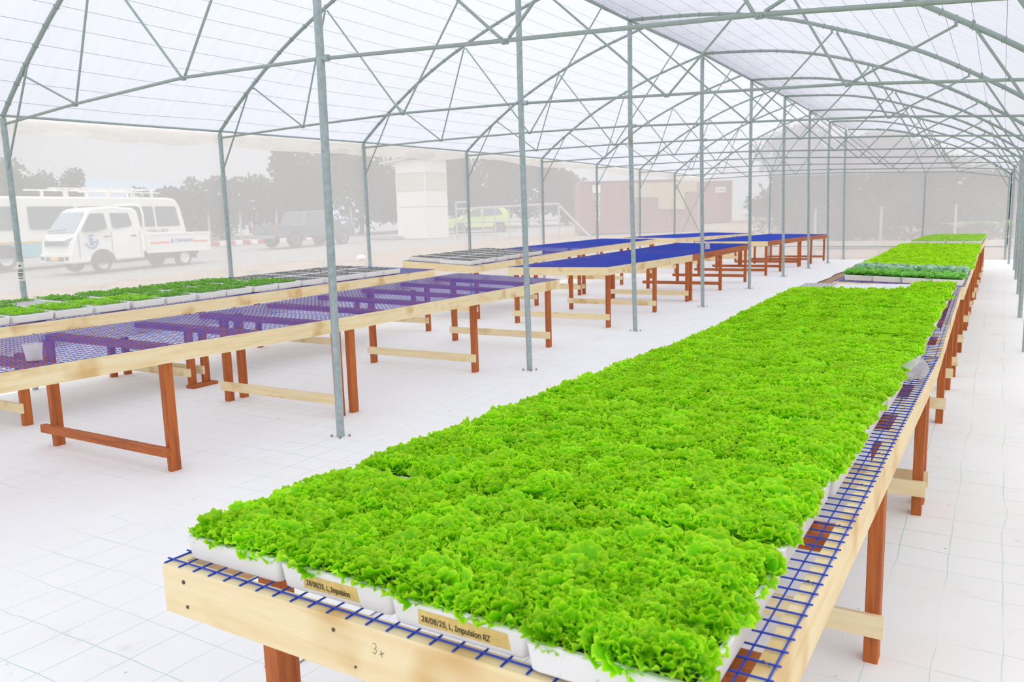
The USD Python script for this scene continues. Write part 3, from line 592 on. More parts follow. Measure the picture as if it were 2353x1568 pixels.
# ------------------------------------------------------------------ plants
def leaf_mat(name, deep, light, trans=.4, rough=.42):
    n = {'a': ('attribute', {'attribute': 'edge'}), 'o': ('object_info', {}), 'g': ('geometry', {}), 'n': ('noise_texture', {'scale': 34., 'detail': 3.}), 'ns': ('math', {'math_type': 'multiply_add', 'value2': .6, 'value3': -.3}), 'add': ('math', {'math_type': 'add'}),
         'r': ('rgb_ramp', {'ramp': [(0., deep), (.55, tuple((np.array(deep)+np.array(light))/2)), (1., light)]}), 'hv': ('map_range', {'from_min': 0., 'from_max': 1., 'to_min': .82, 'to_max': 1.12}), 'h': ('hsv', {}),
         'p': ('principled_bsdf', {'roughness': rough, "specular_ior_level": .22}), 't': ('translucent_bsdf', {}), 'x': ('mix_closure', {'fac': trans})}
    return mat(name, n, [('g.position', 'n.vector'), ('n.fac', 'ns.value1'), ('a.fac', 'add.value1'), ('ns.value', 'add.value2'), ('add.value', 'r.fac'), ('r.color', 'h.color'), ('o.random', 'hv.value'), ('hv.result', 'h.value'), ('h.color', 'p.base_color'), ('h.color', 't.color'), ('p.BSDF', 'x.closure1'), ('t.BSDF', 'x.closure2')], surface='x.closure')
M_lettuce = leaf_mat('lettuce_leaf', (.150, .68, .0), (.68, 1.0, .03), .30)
M_pale = leaf_mat('young_lettuce_leaf', (.32, .66, .03), (.55, .88, .12))
M_cabbage = leaf_mat('cabbage_leaf', (.17, .58, .05), (.36, .76, .17), .25)
M_glauc = leaf_mat('glaucous_cabbage_leaf', (.22, .54, .26), (.66, .88, .66), .2)
M_herb = leaf_mat('seedling_leaf', (.14, .42, .04), (.32, .66, .10), .35)
M_lime = leaf_mat('lime_seedling_leaf', (.24, .62, .02), (.48, .88, .07), .35)
M_sprout = leaf_mat('sprout_leaf', (.03, .08, .02), (.09, .16, .04), .2)
def fan_leaf(rg, L, base, az, tilt, rays=22, rings=4, frill=.16, spread=1.45):
    """ruffled fan-shaped leaf; returns verts, faces, edge attribute"""
    th = np.linspace(-spread, spread, rays); ph = rg.random()*6.28; kf = 5.5+rg.random()*2
    rho = L*(1-.24*(th/spread)**2)*(1+.06*np.sin(kf*1.1*th+ph)+.13*np.abs(np.sin(kf*1.45*th+ph))+.012*rg.normal(size=rays))
    V, E = [], []
    rr = np.array([.16, .52, .80, .93, 1.0][-(rings+1):]) if rings == 4 else np.linspace(.15, 1, rings+1)
    for r in rr:
        x = rho*r*np.sin(th)*.92; y = .28*L+rho*r*np.cos(th)*.8
        z = frill*L*(r**3)*np.sin(kf*th+ph)*(.45+.55*np.abs(th)/spread)+frill*.42*L*(r**6)*np.sin(kf*2.5*th+ph*2)+.07*L*(r**6)+.05*L*np.abs(th)*r
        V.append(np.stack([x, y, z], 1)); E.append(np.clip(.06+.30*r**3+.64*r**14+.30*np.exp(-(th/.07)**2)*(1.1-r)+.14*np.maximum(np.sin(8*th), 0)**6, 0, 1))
    V, E = np.vstack(V), np.concatenate(E)
    i, j = np.meshgrid(np.arange(len(rr)-1), np.arange(rays-1), indexing='ij')
    F = np.stack([i*rays+j, i*rays+j+1, (i+1)*rays+j+1, (i+1)*rays+j], -1).reshape(-1, 4)
    # petiole
    pv = np.array([(-.035*L, 0, 0), (.035*L, 0, 0), (.06*L, .36*L, .0), (-.06*L, .36*L, .0)]); F = np.vstack([F, np.array([[0, 1, 2, 3]])+len(V)]); V = np.vstack([V, pv]); E = np.r_[E, .6, .6, .4, .4]
    # bend outwards along y then tilt up and turn
    c = 1.0/(L*1.9); y = V[:, 1]; a = y*c*(.5+.5*rg.random()); V = np.stack([V[:, 0], np.where(a > 1e-6, np.sin(a)/np.maximum(a, 1e-6), 1)*y + V[:, 2]*np.sin(a)*0, V[:, 2]-y*a*.42], 1)
    ct, st_ = math.cos(tilt), math.sin(tilt)
    V = np.stack([V[:, 0], V[:, 1]*ct-V[:, 2]*st_, V[:, 1]*st_+V[:, 2]*ct], 1)
    ca, sa = math.cos(az), math.sin(az)
    return np.stack([V[:, 0]*ca-V[:, 1]*sa, V[:, 0]*sa+V[:, 1]*ca, V[:, 2]], 1)+base, F, E
def plant(seed, n=6, L=.062, rays=22, rings=4, frill=.16, tilt0=.45, tilt1=1.35, spread=1.45, stem=.0):
    rg = np.random.default_rng(seed); mb = MB(); E = []; az = rg.random()*6.28
    for k in range(n):
        q = k/(max(n-1, 1)); az += 2.4+rg.normal(0, .25)
        v, f, e = fan_leaf(rg, L*(1.08-.38*q)*(.85+.3*rg.random()), np.array([0, 0, stem*(.4+.6*q)]), az, tilt0+(tilt1-tilt0)*q+rg.normal(0, .1), rays, rings, frill, spread)
        mb.add(v, f); E.append(e)
    if stem: mb.tube([(0, 0, -.004), (0, 0, stem)], .0016, 4); E.append(np.full(8, .7))
    return mb.tm(), np.concatenate(E)
def plant_mesh(path_parent, name, me, mat_):
    m, E = me; p = usdkit.mesh(stage, path_parent+'/'+name, m, mat_, True)
    UsdGeom.PrimvarsAPI(p).CreatePrimvar('edge', Sdf.ValueTypeNames.FloatArray, 'vertex').Set(Vt.FloatArray.FromNumpy(E.astype(np.float32)))
    return p
def plant_class(name, mes, mat_):
    out = []
    for k, me in enumerate(mes):
        nm = f'/World/{name}_class_{k:03d}' if k else f'/World/{name}_class'
        UsdGeom.Xform.Define(stage, nm).GetPrim().SetSpecifier(Sdf.SpecifierClass)
        plant_mesh(nm, 'leaves', me, mat_); out.append(nm)
    return out
def scatter(name, label, cat, spots, mes, mat_, smin=.8, smax=1.2, seed=3, lean=.12):
    """one stuff object for what is too many to count"""
    rg = np.random.default_rng(seed); path = numbered('/World', name)
    pi = UsdGeom.PointInstancer.Define(stage, path); tag(pi.GetPrim(), label, cat, kind='stuff')
    rel = pi.CreatePrototypesRel()
    for k, me in enumerate(mes):
        plant_mesh(path, 'plant' if k == 0 else f'plant_{k:03d}', me, mat_); rel.AddTarget(path+('/plant' if k == 0 else f'/plant_{k:03d}'))
    P = np.array([s[:3] for s in spots], np.float32); n = len(P)
    pi.CreatePositionsAttr(Vt.Vec3fArray.FromNumpy(P)); pi.CreateProtoIndicesAttr(Vt.IntArray.FromNumpy(rg.integers(0, len(mes), n).astype(np.int32)))
    sc = ((smin+(smax-smin)*rg.random(n))*np.array([s[3] if len(s) > 3 else 1. for s in spots])).astype(np.float32); pi.CreateScalesAttr(Vt.Vec3fArray.FromNumpy(np.repeat(sc[:, None], 3, 1)))
    q = []
    for _ in range(n):
        r = Gf.Rotation(Gf.Vec3d(0, 0, 1), float(rg.random()*360))*Gf.Rotation(Gf.Vec3d(1, 0, 0), float(rg.normal(0, lean*57)))*Gf.Rotation(Gf.Vec3d(0, 1, 0), float(rg.normal(0, lean*57)))
        u = r.GetQuat(); im = u.GetImaginary(); q.append(Gf.Quath(float(u.GetReal()), float(im[0]), float(im[1]), float(im[2])))
    pi.CreateOrientationsAttr(Vt.QuathArray(q))
    return pi
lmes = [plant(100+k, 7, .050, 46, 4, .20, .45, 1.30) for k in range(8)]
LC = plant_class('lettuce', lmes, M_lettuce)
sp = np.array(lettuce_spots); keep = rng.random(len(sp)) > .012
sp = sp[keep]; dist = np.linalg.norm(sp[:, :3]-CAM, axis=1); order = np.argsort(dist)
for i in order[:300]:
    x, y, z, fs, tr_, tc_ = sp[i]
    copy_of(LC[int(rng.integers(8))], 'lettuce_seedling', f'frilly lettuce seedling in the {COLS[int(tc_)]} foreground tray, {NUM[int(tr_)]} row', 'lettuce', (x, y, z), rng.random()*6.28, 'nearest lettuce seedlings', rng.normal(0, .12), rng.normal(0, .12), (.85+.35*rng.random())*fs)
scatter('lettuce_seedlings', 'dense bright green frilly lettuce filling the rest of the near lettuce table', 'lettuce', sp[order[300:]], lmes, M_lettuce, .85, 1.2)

# right-hand tables behind: dark seedlings, lettuce, pale lettuce
dark, brt, pale = [], [], []
for r in range(11):
    for c_ in range(4):
        x = 3.115+.263*c_; y = 4.08+TL/2*1.02+.555*r-(.035*c_ if r < 2 else 0); Tb = TA3 if y < 7.4 else TA4
        if r == 1 and c_ == 3: y += .05
        where = 'dark green seedlings' if r < 2 else 'lettuce'
        if y+TL/2 > 10.3: continue
        loc = put_tray(Tb, x, y, f'foam tray of {where}, {NUM[r]} row behind the foreground table, {COLS[c_]}', 'foam trays on the middle right-hand tables', 0, (.865, .96, .96))
        (dark if r < 2 else brt if r < 10 else pale).extend(cells(loc, 0, Tb, .87))
for r in range(11):
    for c_ in range(4):
        x = 3.135+.262*c_; y = 10.72+TL/2+.555*r; Tb = TA5 if y < 13.9 else TA6
        if y+TL/2 > 16.9: continue
        loc = put_tray(Tb, x, y, f'foam tray of pale lettuce on the farthest right tables, {NUM[r]} row, {COLS[c_]}', 'foam trays on the far right-hand tables', 0, (.86, .97, .97))
        pale.extend(cells(loc, 0, Tb, .83))
cab = [plant(200+k, 4, .05, 9, 2, .05, .35, 1.0, 1.2, .03) for k in range(5)]
scatter('cabbage_seedlings', 'dark green broad-leaved seedlings in the front row of trays behind the foreground lettuce', 'seedlings', [p for p in dark if p[1] < 4.56], cab, M_cabbage, .75, 1.1)
scatter('cabbage_seedlings', 'pale bluish green seedlings in the second row of trays behind the foreground lettuce', 'seedlings', [p for p in dark if p[1] >= 4.56], cab, M_glauc, .9, 1.25)
lme2 = [plant(300+k, 5, .058, 12, 3, .14) for k in range(5)]
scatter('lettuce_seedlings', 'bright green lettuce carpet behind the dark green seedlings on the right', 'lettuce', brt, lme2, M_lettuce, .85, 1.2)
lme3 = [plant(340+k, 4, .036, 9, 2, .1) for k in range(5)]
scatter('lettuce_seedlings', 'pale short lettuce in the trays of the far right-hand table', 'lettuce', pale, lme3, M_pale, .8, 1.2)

# wall-side tables
SC = 1.17
herb, lime, sprout = [], [], []
R90 = PI/2
nrow = 0
for r in range(17):
    y = -2.05+.372*r+TW*SC/2
    for c_, xc in ((1, -3.13), (0, -3.79)):
        yy = y+(.10 if c_ == 0 else 0)+rng.normal(0, .01); Tb = TC0 if yy < .9 else TC1
        if yy > 4.78 and c_ == 0: continue
        if yy+.18 > 4.99: continue
        stage_ = r/17
        kind_ = 'green seedlings' if yy < 2.3 else 'sprouting dark soil'
        loc = put_tray(Tb, xc, yy, f'tray of {kind_} along the left wall, {"aisle" if c_ else "wall"} row, {NUM[r]+" from camera" if r < 16 else "last one"}', 'foam trays on the wall-side tables', R90+rng.normal(0, .015), SC, TRAY if yy < 2.3 else SOWN)
        pts = cells(loc, R90, Tb, SC*.9, jit=.005)
        pts = [(p[0], p[1], p[2]+.004) for p in pts if rng.random() < (.98 if r < 4 else .88)]
        if r == 4 and c_ == 0: pts = [p for p in pts if p[0] < loc[0]-.10]
        if yy < 2.3: (lime if (c_ and 2 <= r <= 6) else herb).extend(pts)
        else: sprout.extend([p for p in pts if rng.random() < .55])
for r in range(6):
    for c_, xc in ((1, -3.17), (0, -3.83)):
        yy = 6.22+.40*r+(0 if c_ else .05); Tb = TC2
        loc = put_tray(Tb, xc, yy, f'dark soil tray on the second wall-side table, {"aisle" if c_ else "wall"} side, {NUM[r]} from near end', 'dark soil trays on the second wall-side table', R90+rng.normal(0, .01), SC, SOWN)
        sprout.extend([p for p in cells(loc, R90, Tb, SC) if rng.random() < .5])
hme = [plant(400+k, 4, .027, 7, 2, .05, .2, .9, 1.1, .022) for k in range(5)]
scatter('herb_seedlings', 'mid green seedlings filling the white trays along the left wall', 'seedlings', herb, hme, M_herb, .9, 1.3)
scatter('lime_seedlings', 'brighter lime green seedlings in a few trays of the left wall row', 'seedlings', lime, hme, M_lime, .9, 1.3)
sme = [plant(440+k, 3, .017, 5, 2, .02, .2, .8, 1.0, .012) for k in range(4)]
scatter('sprouts', 'tiny dark sprouts in the sown trays on the wall-side tables', 'sprouts', sprout, sme, M_sprout, .7, 1.3)

# ------------------------------------------------------------------ plastic cups
M_cup = mat('clear_plastic', {'t': ('transparent_bsdf', {'color': (.95, .95, .96)}), 'd': ('diffuse_bsdf', {'color': (.85, .85, .87)}), 'tr': ('translucent_bsdf', {'color': (.8, .8, .82)}), 'g': ('glossy_bsdf', {'roughness': .12}), 'a': ('mix_closure', {'fac': .7}), 'm': ('mix_closure', {'fac': .36}), 'm2': ('mix_closure', {'fac': .08})},
    [('d.BSDF', 'a.closure1'), ('tr.BSDF', 'a.closure2'), ('t.BSDF', 'm.closure1'), ('a.closure', 'm.closure2'), ('m.closure', 'm2.closure1'), ('g.BSDF', 'm2.closure2')], surface='m2.closure')
def cup(label, loc, h, r0, r1, rx=0, rz=0):
    t = thing('plastic_cup', label, 'cup', loc, rz, None, rx)
    th = .0012
    obj('wall', lathe([(r0, .001), (r0+.0005, .003), (r1, h-.004), (r1-th, h-.004), (r0-th, .003), (r0-th, .001), (r0, .001)], 28), M_cup, t, 40)
    obj('base', lathe([(0, .0), (r0-th, .0), (r0-th, .002), (0, .002)], 28), M_cup, t, 40)
    obj('rim', lathe([(r1-.001, h-.004), (r1+.0028, h-.004), (r1+.0028, h), (r1-.001, h), (r1-.001, h-.004)], 28), M_cup, t, 40)
z = TA1.z(3.98, -.38)
cup('clear plastic cup lying on its side on the mesh beside the foreground lettuce', (3.955, -.55, z+.05), .145, .036, .046, rx=-PI/2+.07, rz=-.42)
cup('clear plastic cup standing upside down on the brown-edged mesh table', (-.60, 11.0, TB4.z(-.6, 11.0)+.008+.15), .15, .035, .05, rx=PI)
cup('clear plastic tub seen through the mesh of the left-hand table', (-.68, -1.9, TB1.z(-.68, -1.9)+.0075), .10, .042, .054)


# ------------------------------------------------------------------ outside, beyond the net
M_white = plain('white_paint', srgb(236, 236, 230), .35)
M_glass = mat('dark_glass', {'p': ('principled_bsdf', {'base_color': srgb(84, 92, 98), 'roughness': .12})})
M_glass2 = mat('windscreen_glass', {'p': ('principled_bsdf', {'base_color': srgb(150, 162, 172), 'roughness': .1})})
M_rub = plain('tyre_rubber', srgb(48, 46, 46), .85)
M_hub = plain('wheel_steel', srgb(226, 227, 228), .4)
M_dark = plain('dark_chassis', srgb(52, 50, 50), .8)
M_orange = plain('orange_stripe', srgb(240, 130, 60), .5)
M_blue = plain('blue_print', srgb(40, 76, 168), .5)
M_yel = plain('yellow_plate', srgb(232, 186, 60), .5)
M_chrome = plain('grille_chrome', srgb(150, 152, 156), .3, .5)
M_lamp = plain('headlamp_glass', srgb(140, 148, 158), .15)
M_redp = plain('red_paint', srgb(196, 60, 48), .5)

def body_shell(profile, hw, hw_top, z0, z1, bev=.03):
    """side profile (x, z) swept across the width with rounded edges and tumblehome above z0"""
    P = Polygon(profile).buffer(0); mb = MB()
    P = P.buffer(-.05).buffer(.05, quad_segs=3)
    ins = P.buffer(-bev, quad_segs=3)
    outer = np.array(P.exterior.coords)[:-1]
    n = 110
    def ring(poly):
        ls = LineString(poly.exterior.coords) if True else None
        return np.array([ls.interpolate(t, normalized=True).coords[0] for t in np.arange(n)/n])
    a = ring(P); b = ring(ins)
    # align the inset ring with the outer one
    k = np.argmin(np.linalg.norm(b-a[0], axis=1)); b = np.array([ins.exterior.interpolate(ins.exterior.project(Point(*p))).coords[0] for p in a])
    def hwz(z, w): q = np.clip((z-z0)/(z1-z0), 0, 1); return w*(1-q)+ (w-hw+hw_top)*q
    rows = []
    for R, w in ((b, hw), (a, hw-bev), (a, -hw+bev), (b, -hw)):
        sg = 1 if w > 0 else -1
        rows.append(np.stack([R[:, 0], sg*hwz(R[:, 1], abs(w)), R[:, 1]], 1))
    V = np.vstack(rows); F = []
    for k in range(3):
        for i in range(n): F.append((k*n+i, k*n+(i+1) % n, (k+1)*n+(i+1) % n, (k+1)*n+i))
    mb.add(V, F)
    t = trimesh.creation.triangulate_polygon(Polygon(b).buffer(0), engine='earcut')
    for sg, base in ((1, hw), (-1, hw)):
        v = np.stack([t[0][:, 0], sg*hwz(t[0][:, 1], base), t[0][:, 1]], 1); mb.add(v, t[1] if sg < 0 else t[1][:, ::-1])
    def side(x, z, out=0., sg=1): return (x, sg*(hwz(np.asarray(z, float), hw)+out), z)
    return mb, side
def pane(side, poly, sg=1, t=.012, r=.05):
    P = Polygon(poly).buffer(-r).buffer(r, quad_segs=3) if r else Polygon(poly)
    m = prism(P, t); v = m.vertices
    y = np.array([side(p[0], p[1], p[2]-t*.4, sg)[1] for p in v])
    return trimesh.Trimesh(np.stack([v[:, 0], y, v[:, 1]], 1), m.faces, process=False)
def wheel(parent, x, y, r, w, sg, hub=.54, dual=False):
    t = obj('wheel', MB().mesh(axis_y(lathe([(r*.60, -w/2), (r*.93, -w/2), (r, -w*.32), (r, w*.32), (r*.93, w/2), (r*.60, w/2)], 26), x, y, r)), M_rub, parent, 40)
    rim = lathe([(0, w*.10), (r*.16, w*.16), (r*.2, w*.30), (r*.3, w*.30), (r*.38, w*.16), (r*hub*.92, w*.28), (r*hub, w*.50), (r*hub+.02, w*.52)], 26)
    if sg < 0: rim.apply_scale([1, 1, -1])
    obj('rim', MB().mesh(axis_y(rim, x, y, r)), M_hub, t, 40)
def axis_y(m, x, y, z):
    m = m.copy(); v = m.vertices; m = trimesh.Trimesh(np.stack([v[:, 0]+x, v[:, 2]+y, v[:, 1]+z], 1), m.faces[:, ::-1], process=False); return m
def flat_text(txt, h, width, org, dirx, dirz, out, depth=.006, bold=True):
    m = meshkit.text_mesh(txt, h, depth, bold); v = m.vertices; k = width/v[:, 0].max() if width else 1.
    org, dirx, dirz, out = (np.array(q, float) for q in (org, dirx, dirz, out))
    return trimesh.Trimesh(org+v[:, :1]*k*dirx+v[:, 1:2]*dirz+v[:, 2:3]*out, m.faces, process=False)

# double-cab truck; x forward, y to its left
tr = thing('truck', 'white double-cab flatbed truck with blue ring logo on the door, parked before the bus', 'truck', (-21.92, 11.20, .19), -PI/2+.034, None)
hw = .85
cab = [(1.02, .34), (1.06, .62), (1.0, 1.0), (.86, 1.28), (.30, 2.02), (.12, 2.12), (-.5, 2.17), (-1.35, 2.12), (-1.52, 2.0), (-1.58, 1.2), (-1.58, .40)]
b, sd = body_shell(cab, hw, .70, 1.2, 2.15, .05)
bd = obj('cab', b, M_white, tr, 35)
for sg in (1, -1):
    d = obj('front_door_window', pane(sd, [(.66, 1.36), (.24, 1.93), (-.24, 1.94), (-.28, 1.46), (.10, 1.36)], sg), M_glass, tr)
    obj('rear_door_window', pane(sd, [(-.50, 1.46), (-.46, 1.95), (-1.14, 1.94), (-1.22, 1.52), (-.62, 1.44)], sg), M_glass, tr)
    for nm, x in (('front_door_handle', -.22), ('rear_door_handle', -1.2)): obj(nm, MB().bev((x-.11, sg*hw-.01 if sg > 0 else -hw-.02, 1.16), (x+.11, hw+.02 if sg > 0 else -hw+.01, 1.20)), M_dark, tr)
    for x in (.78, -.38, -1.44): obj('door_seam', MB().box((x-.006, sg*hw-.004, .5), (x+.006, sg*hw+.003, 1.34)), M_dark, tr)
    arc = Point(0, .31).buffer(.46, quad_segs=10).intersection(Polygon([(-1, .3), (1, .3), (1, 1), (-1, 1)]))
    obj('wheel_arch', pane(sd, list(arc.exterior.coords), sg, .02, 0), M_dark, tr)
    wheel(tr, 0, sg*.74, .32, .2, sg); wheel(tr, -3.2, sg*.74, .32, .22, sg)
# windscreen
P0, P1 = np.array([.845, 0, 1.32]), np.array([.36, 0, 1.985]); nrm = np.array([.81, 0, .59])
wv = [(P0+nrm*.012+[0, -.74, 0]), (P0+nrm*.012+[0, .74, 0]), (P1+nrm*.012+[0, .62, 0]), (P1+nrm*.012+[0, -.62, 0])]
obj('windscreen', MB().hexa([p-nrm*.02 for p in wv]+wv), M_glass2, tr)
obj('wiper', MB().plank(P0+nrm*.03+[0, -.6, .05], P0+nrm*.03+[0, .4, .1], .02, .02), M_dark, tr)
gr = obj('grille', MB().bev((1.03, -.55, .92), (1.09, .55, 1.08), .012), M_chrome, tr)
for k in range(4): obj('grille_bar', MB().box((1.085, -.52, .935+.035*k), (1.10, .52, .95+.035*k)), M_dark, gr)
obj('bumper', MB().bev((.98, -.82, .36), (1.12, .82, .66), .03), M_white, tr)
obj('lower_grille', MB().bev((1.10, -.5, .42), (1.13, .5, .56), .008), M_dark, tr)
obj('number_plate', MB().box((1.125, -.22, .44), (1.14, .22, .56)), M_yel, tr)
for sg in (1, -1):
    obj('headlamp', MB().hexa([(1.0, sg*.56, .90), (1.06, sg*.56, .90), (.98, sg*.80, .96), (.90, sg*.82, .96), (1.0, sg*.56, 1.1), (1.05, sg*.56, 1.1), (.90, sg*.80, 1.2), (.84, sg*.82, 1.2)]), M_lamp, tr)
    obj('fog_lamp', MB().bev((1.08, sg*.66-.1, .45), (1.135, sg*.66+.1, .57), .01), M_dark, tr)
# logo on the near door
lg = MB(); cx, cz = .34, 1.02
def ringarc(a0, a1, r0, r1): 
    t = np.radians(np.linspace(a0, a1, 24)); return Polygon([(cx+r1*math.cos(a), cz+r1*math.sin(a)) for a in t]+[(cx+r0*math.cos(a), cz+r0*math.sin(a)) for a in t[::-1]])
for pg in (ringarc(60, 118, .185, .225), ringarc(-10, -178, .185, .225), ringarc(-178, -205, .185, .225)): lg.mesh(pane(sd, list(pg.exterior.coords), 1, .01, 0))
lg.mesh(pane(sd, [(cx-.22, cz-.02), (cx-.22, cz+.02), (cx-.04, cz+.02), (cx-.04, cz-.02)], 1, .01, 0))
lg.mesh(pane(sd, [(cx+.07, cz-.11), (cx+.07, cz-.05), (cx+.04, cz-.05), (cx+.04, cz+.04), (cx+.07, cz+.04), (cx+.07, cz+.12), (cx-.04, cz+.12), (cx-.04, cz+.07), (cx, cz+.02), (cx-.05, cz-.02), (cx-.05, cz-.11)], 1, .01, 0))
obj('door_logo', lg, M_blue, tr, label='blue open ring logo with a block inside')
# flatbed
obj('chassis', MB().box((-4.2, -.4, .42), (.6, .4, .58)), M_dark, tr)
obj('bed_floor', MB().bev((-4.35, -.84, .60), (-1.66, .84, .68), .01), M_white, tr)
for sg in (1, -1):
    y0 = sg*.87
    pnl = obj('bed_side', MB().bev((-4.36, y0-.03, .62), (-1.66, y0+.03, 1.20), .01), M_white, tr)
    obj('top_rail', MB().bev((-4.38, y0-.045, 1.16), (-1.64, y0+.045, 1.24), .01), M_white, pnl)
    for x in (-4.30, -1.72): obj('stake', MB().bev((x-.05, y0-.05, .70), (x+.05, y0+.05, 1.18), .01), M_white, pnl)
    obj('side_sill', MB().bev((-4.36, y0-.04, .54), (-1.66, y0+.04, .64), .01), M_white, tr)
    for x0, x1 in ((-2.55, -1.80), (-4.22, -3.62)): obj('orange_stripe', MB().box((x0, y0+sg*.03, .86), (x1, y0+sg*.036, .93)), M_orange, pnl)
obj('tailboard', MB().bev((-4.40, -.86, .72), (-4.34, .86, 1.16), .01), M_white, tr)
obj('side_lettering', flat_text('COMPUGHANA', .10, .78, (-2.80, .902, .90), (-1, 0, 0), (0, 0, 1), (0, 1, 0)), M_blue, tr, label='blue lettering along the bed side')
c = MB(); cx, cz = -2.68, .95
for a0, a1 in ((60, 118), (-205, -10)):
    t = np.radians(np.linspace(a0, a1, 16)); m = prism(Polygon([(cx-.075*math.cos(a), cz+.085*math.sin(a)) for a in t]+[(cx-.055*math.cos(a), cz+.062*math.sin(a)) for a in t[::-1]]).buffer(0), .006); v = m.vertices
    c.mesh(trimesh.Trimesh(np.stack([v[:, 0], .902+v[:, 2], v[:, 1]], 1), m.faces[:, ::-1], process=False))
c.box((cx-.03, .902, cz-.045), (cx+.02, .908, cz+.045)); obj('side_logo', c, M_blue, tr)
for sg in (1, -1): obj('headboard_post', MB().tube([(-1.66, sg*.80, .7), (-1.66, sg*.80, 1.9), (-1.64, sg*.74, 2.14), (-1.6, sg*.6, 2.24)], .035, 8), M_white, tr)
obj('headboard_rail', MB().tube([(-1.6, -.62, 2.24), (-1.6, .62, 2.24)], .035, 8), M_white, tr)
obj('fuel_tank', MB().bev((-2.5, .55, .38), (-1.75, .8, .66), .03), M_dark, tr); obj('rear_mudguard', MB().box((-3.72, -.86, .28), (-3.68, .86, .66)), M_dark, tr)

# bus
bu = thing('bus', 'long white bus with roof rack and turquoise skirt, standing behind the truck', 'bus', (-27.65, 10.94, .22), -PI/2)
M_bw = plain('bus_white', srgb(236, 234, 226), .4); M_cy = plain('turquoise_paint', srgb(120, 186, 196), .4); M_ob = plain('ochre_stripe', srgb(222, 176, 96), .5)
prof = [(1.25, .40), (1.32, .9), (1.22, 1.5), (1.05, 2.30), (.85, 2.58), (.3, 2.68), (-6.9, 2.68), (-7.35, 2.6), (-7.52, 2.3), (-7.68, 1.35), (-7.7, .42)]
b, sb = body_shell(prof, 1.12, 1.0, 1.3, 2.65, .08)
obj('body', b, M_bw, bu, 35)
for sg in (1, -1):
    for x0, x1 in ((.2, -.55), (-.95, -2.75), (-2.87, -4.45), (-4.57, -6.15), (-6.25, -7.36)):
        last = x1 < -7
        obj('side_window', pane(sb, [(x0, 1.46), (x0, 2.30), (x1+(.10 if last else 0), 2.30), (x1, 1.46)], sg, .014, .06), M_glass, bu)
    obj('lower_panel', pane(sb, [(1.22, .44), (1.22, .93), (-7.62, .93), (-7.62, .46)], sg, .012, .02), M_cy, bu, label='turquoise lower panel')
    obj('stripe', pane(sb, [(1.2, .95), (1.2, 1.02), (-7.6, 1.02), (-7.6, .95)], sg, .012, 0), M_ob, bu, label='ochre stripe')
    for xw in (0, -4.9):
        arc = Point(xw, .40).buffer(.52, quad_segs=10).intersection(Polygon([(xw-1, .44), (xw+1, .44), (xw+1, 1), (xw-1, 1)]))
        obj('wheel_arch', pane(sb, list(arc.exterior.coords), sg, .03, 0), M_dark, bu); wheel(bu, xw, sg*.98, .40, .24, sg)
obj('lettering', flat_text('PHILLIPS', .11, 1.0, (-5.75, 1.13, 1.22), (-1, 0, 0), (0, 0, 1), (0, 1, 0)), M_chrome, bu, label='grey lettering')
rk = obj('roof_rack', MB().tube([(-1.9, .85, 3.0), (-6.5, .85, 3.0)], .03, 6).tube([(-1.9, -.85, 3.0), (-6.5, -.85, 3.0)], .03, 6).tube([(-3.0, .95, 2.86), (-6.6, .95, 2.86)], .03, 6), M_bw, bu)
for k in range(5):
    x = -2.6-.92*k; obj('rack_leg', MB().box((x-.05, .82, 2.60), (x+.05, .9, 3.0)).box((x-.05, -.9, 2.60), (x+.05, -.82, 3.0)), M_bw, rk); obj('rack_bar', MB().tube([(x, -.85, 3.0), (x, .85, 3.0)], .02, 6), M_bw, rk)
obj('roof_hatch', MB().bev((-.2, -.5, 2.66), (1.0-.2, .5, 2.74), .03), M_bw, bu); obj('aerial', MB().tube([(-6.9, .8, 2.6), (-7.0, .8, 3.25)], .008, 5), M_dark, bu)

# grey pickup; its rear faces the camera
pk = thing('pickup_truck', 'dark grey double-cab pickup seen from behind through the net wall', 'pickup truck', (-26.2, 27.2, .49), PI/2-.04)
M_gp = plain('grey_paint', srgb(96, 102, 108), .3, .3)
pprof = [(.95, .45), (1.0, .85), (.9, 1.02), (-.05, 1.12), (-.75, 1.72), (-1.0, 1.78), (-2.35, 1.76), (-2.62, 1.12), (-4.35, 1.10), (-4.38, .5)]
b, sp_ = body_shell(pprof, .90, .74, 1.05, 1.78, .05); obj('body', b, M_gp, pk, 35)
for sg in (1, -1):
    obj('front_window', pane(sp_, [(-.42, 1.18), (-.86, 1.66), (-1.38, 1.67), (-1.38, 1.16)], sg, .014, .03), M_glass, pk)
    obj('rear_window', pane(sp_, [(-1.48, 1.16), (-1.48, 1.67), (-2.22, 1.66), (-2.44, 1.18)], sg, .014, .03), M_glass, pk)
    for xw in (0, -3.2):
        ar = Point(xw, .40).buffer(.52, quad_segs=10).difference(Point(xw, .40).buffer(.43, quad_segs=10)).intersection(Polygon([(xw-1, .4), (xw+1, .4), (xw+1, 1.2), (xw-1, 1.2)]))
        m = pane(sp_, list(ar.exterior.coords), sg, .06, 0); obj('wheel_flare', m, M_gp, pk)
        obj('wheel_arch', pane(sp_, list(Point(xw, .40).buffer(.44, quad_segs=10).exterior.coords), sg, .02, 0), M_dark, pk); wheel(pk, xw, sg*.80, .38, .24, sg)
    obj('tail_lamp', MB().bev((-4.41, sg*.82-.07, .80), (-4.34, sg*.82+.07, 1.08), .01), M_redp, pk)
    obj('wing_mirror', MB().bev((-.35, sg*.98-.08, 1.14), (-.25, sg*.98+.08, 1.30), .02), M_gp, pk)
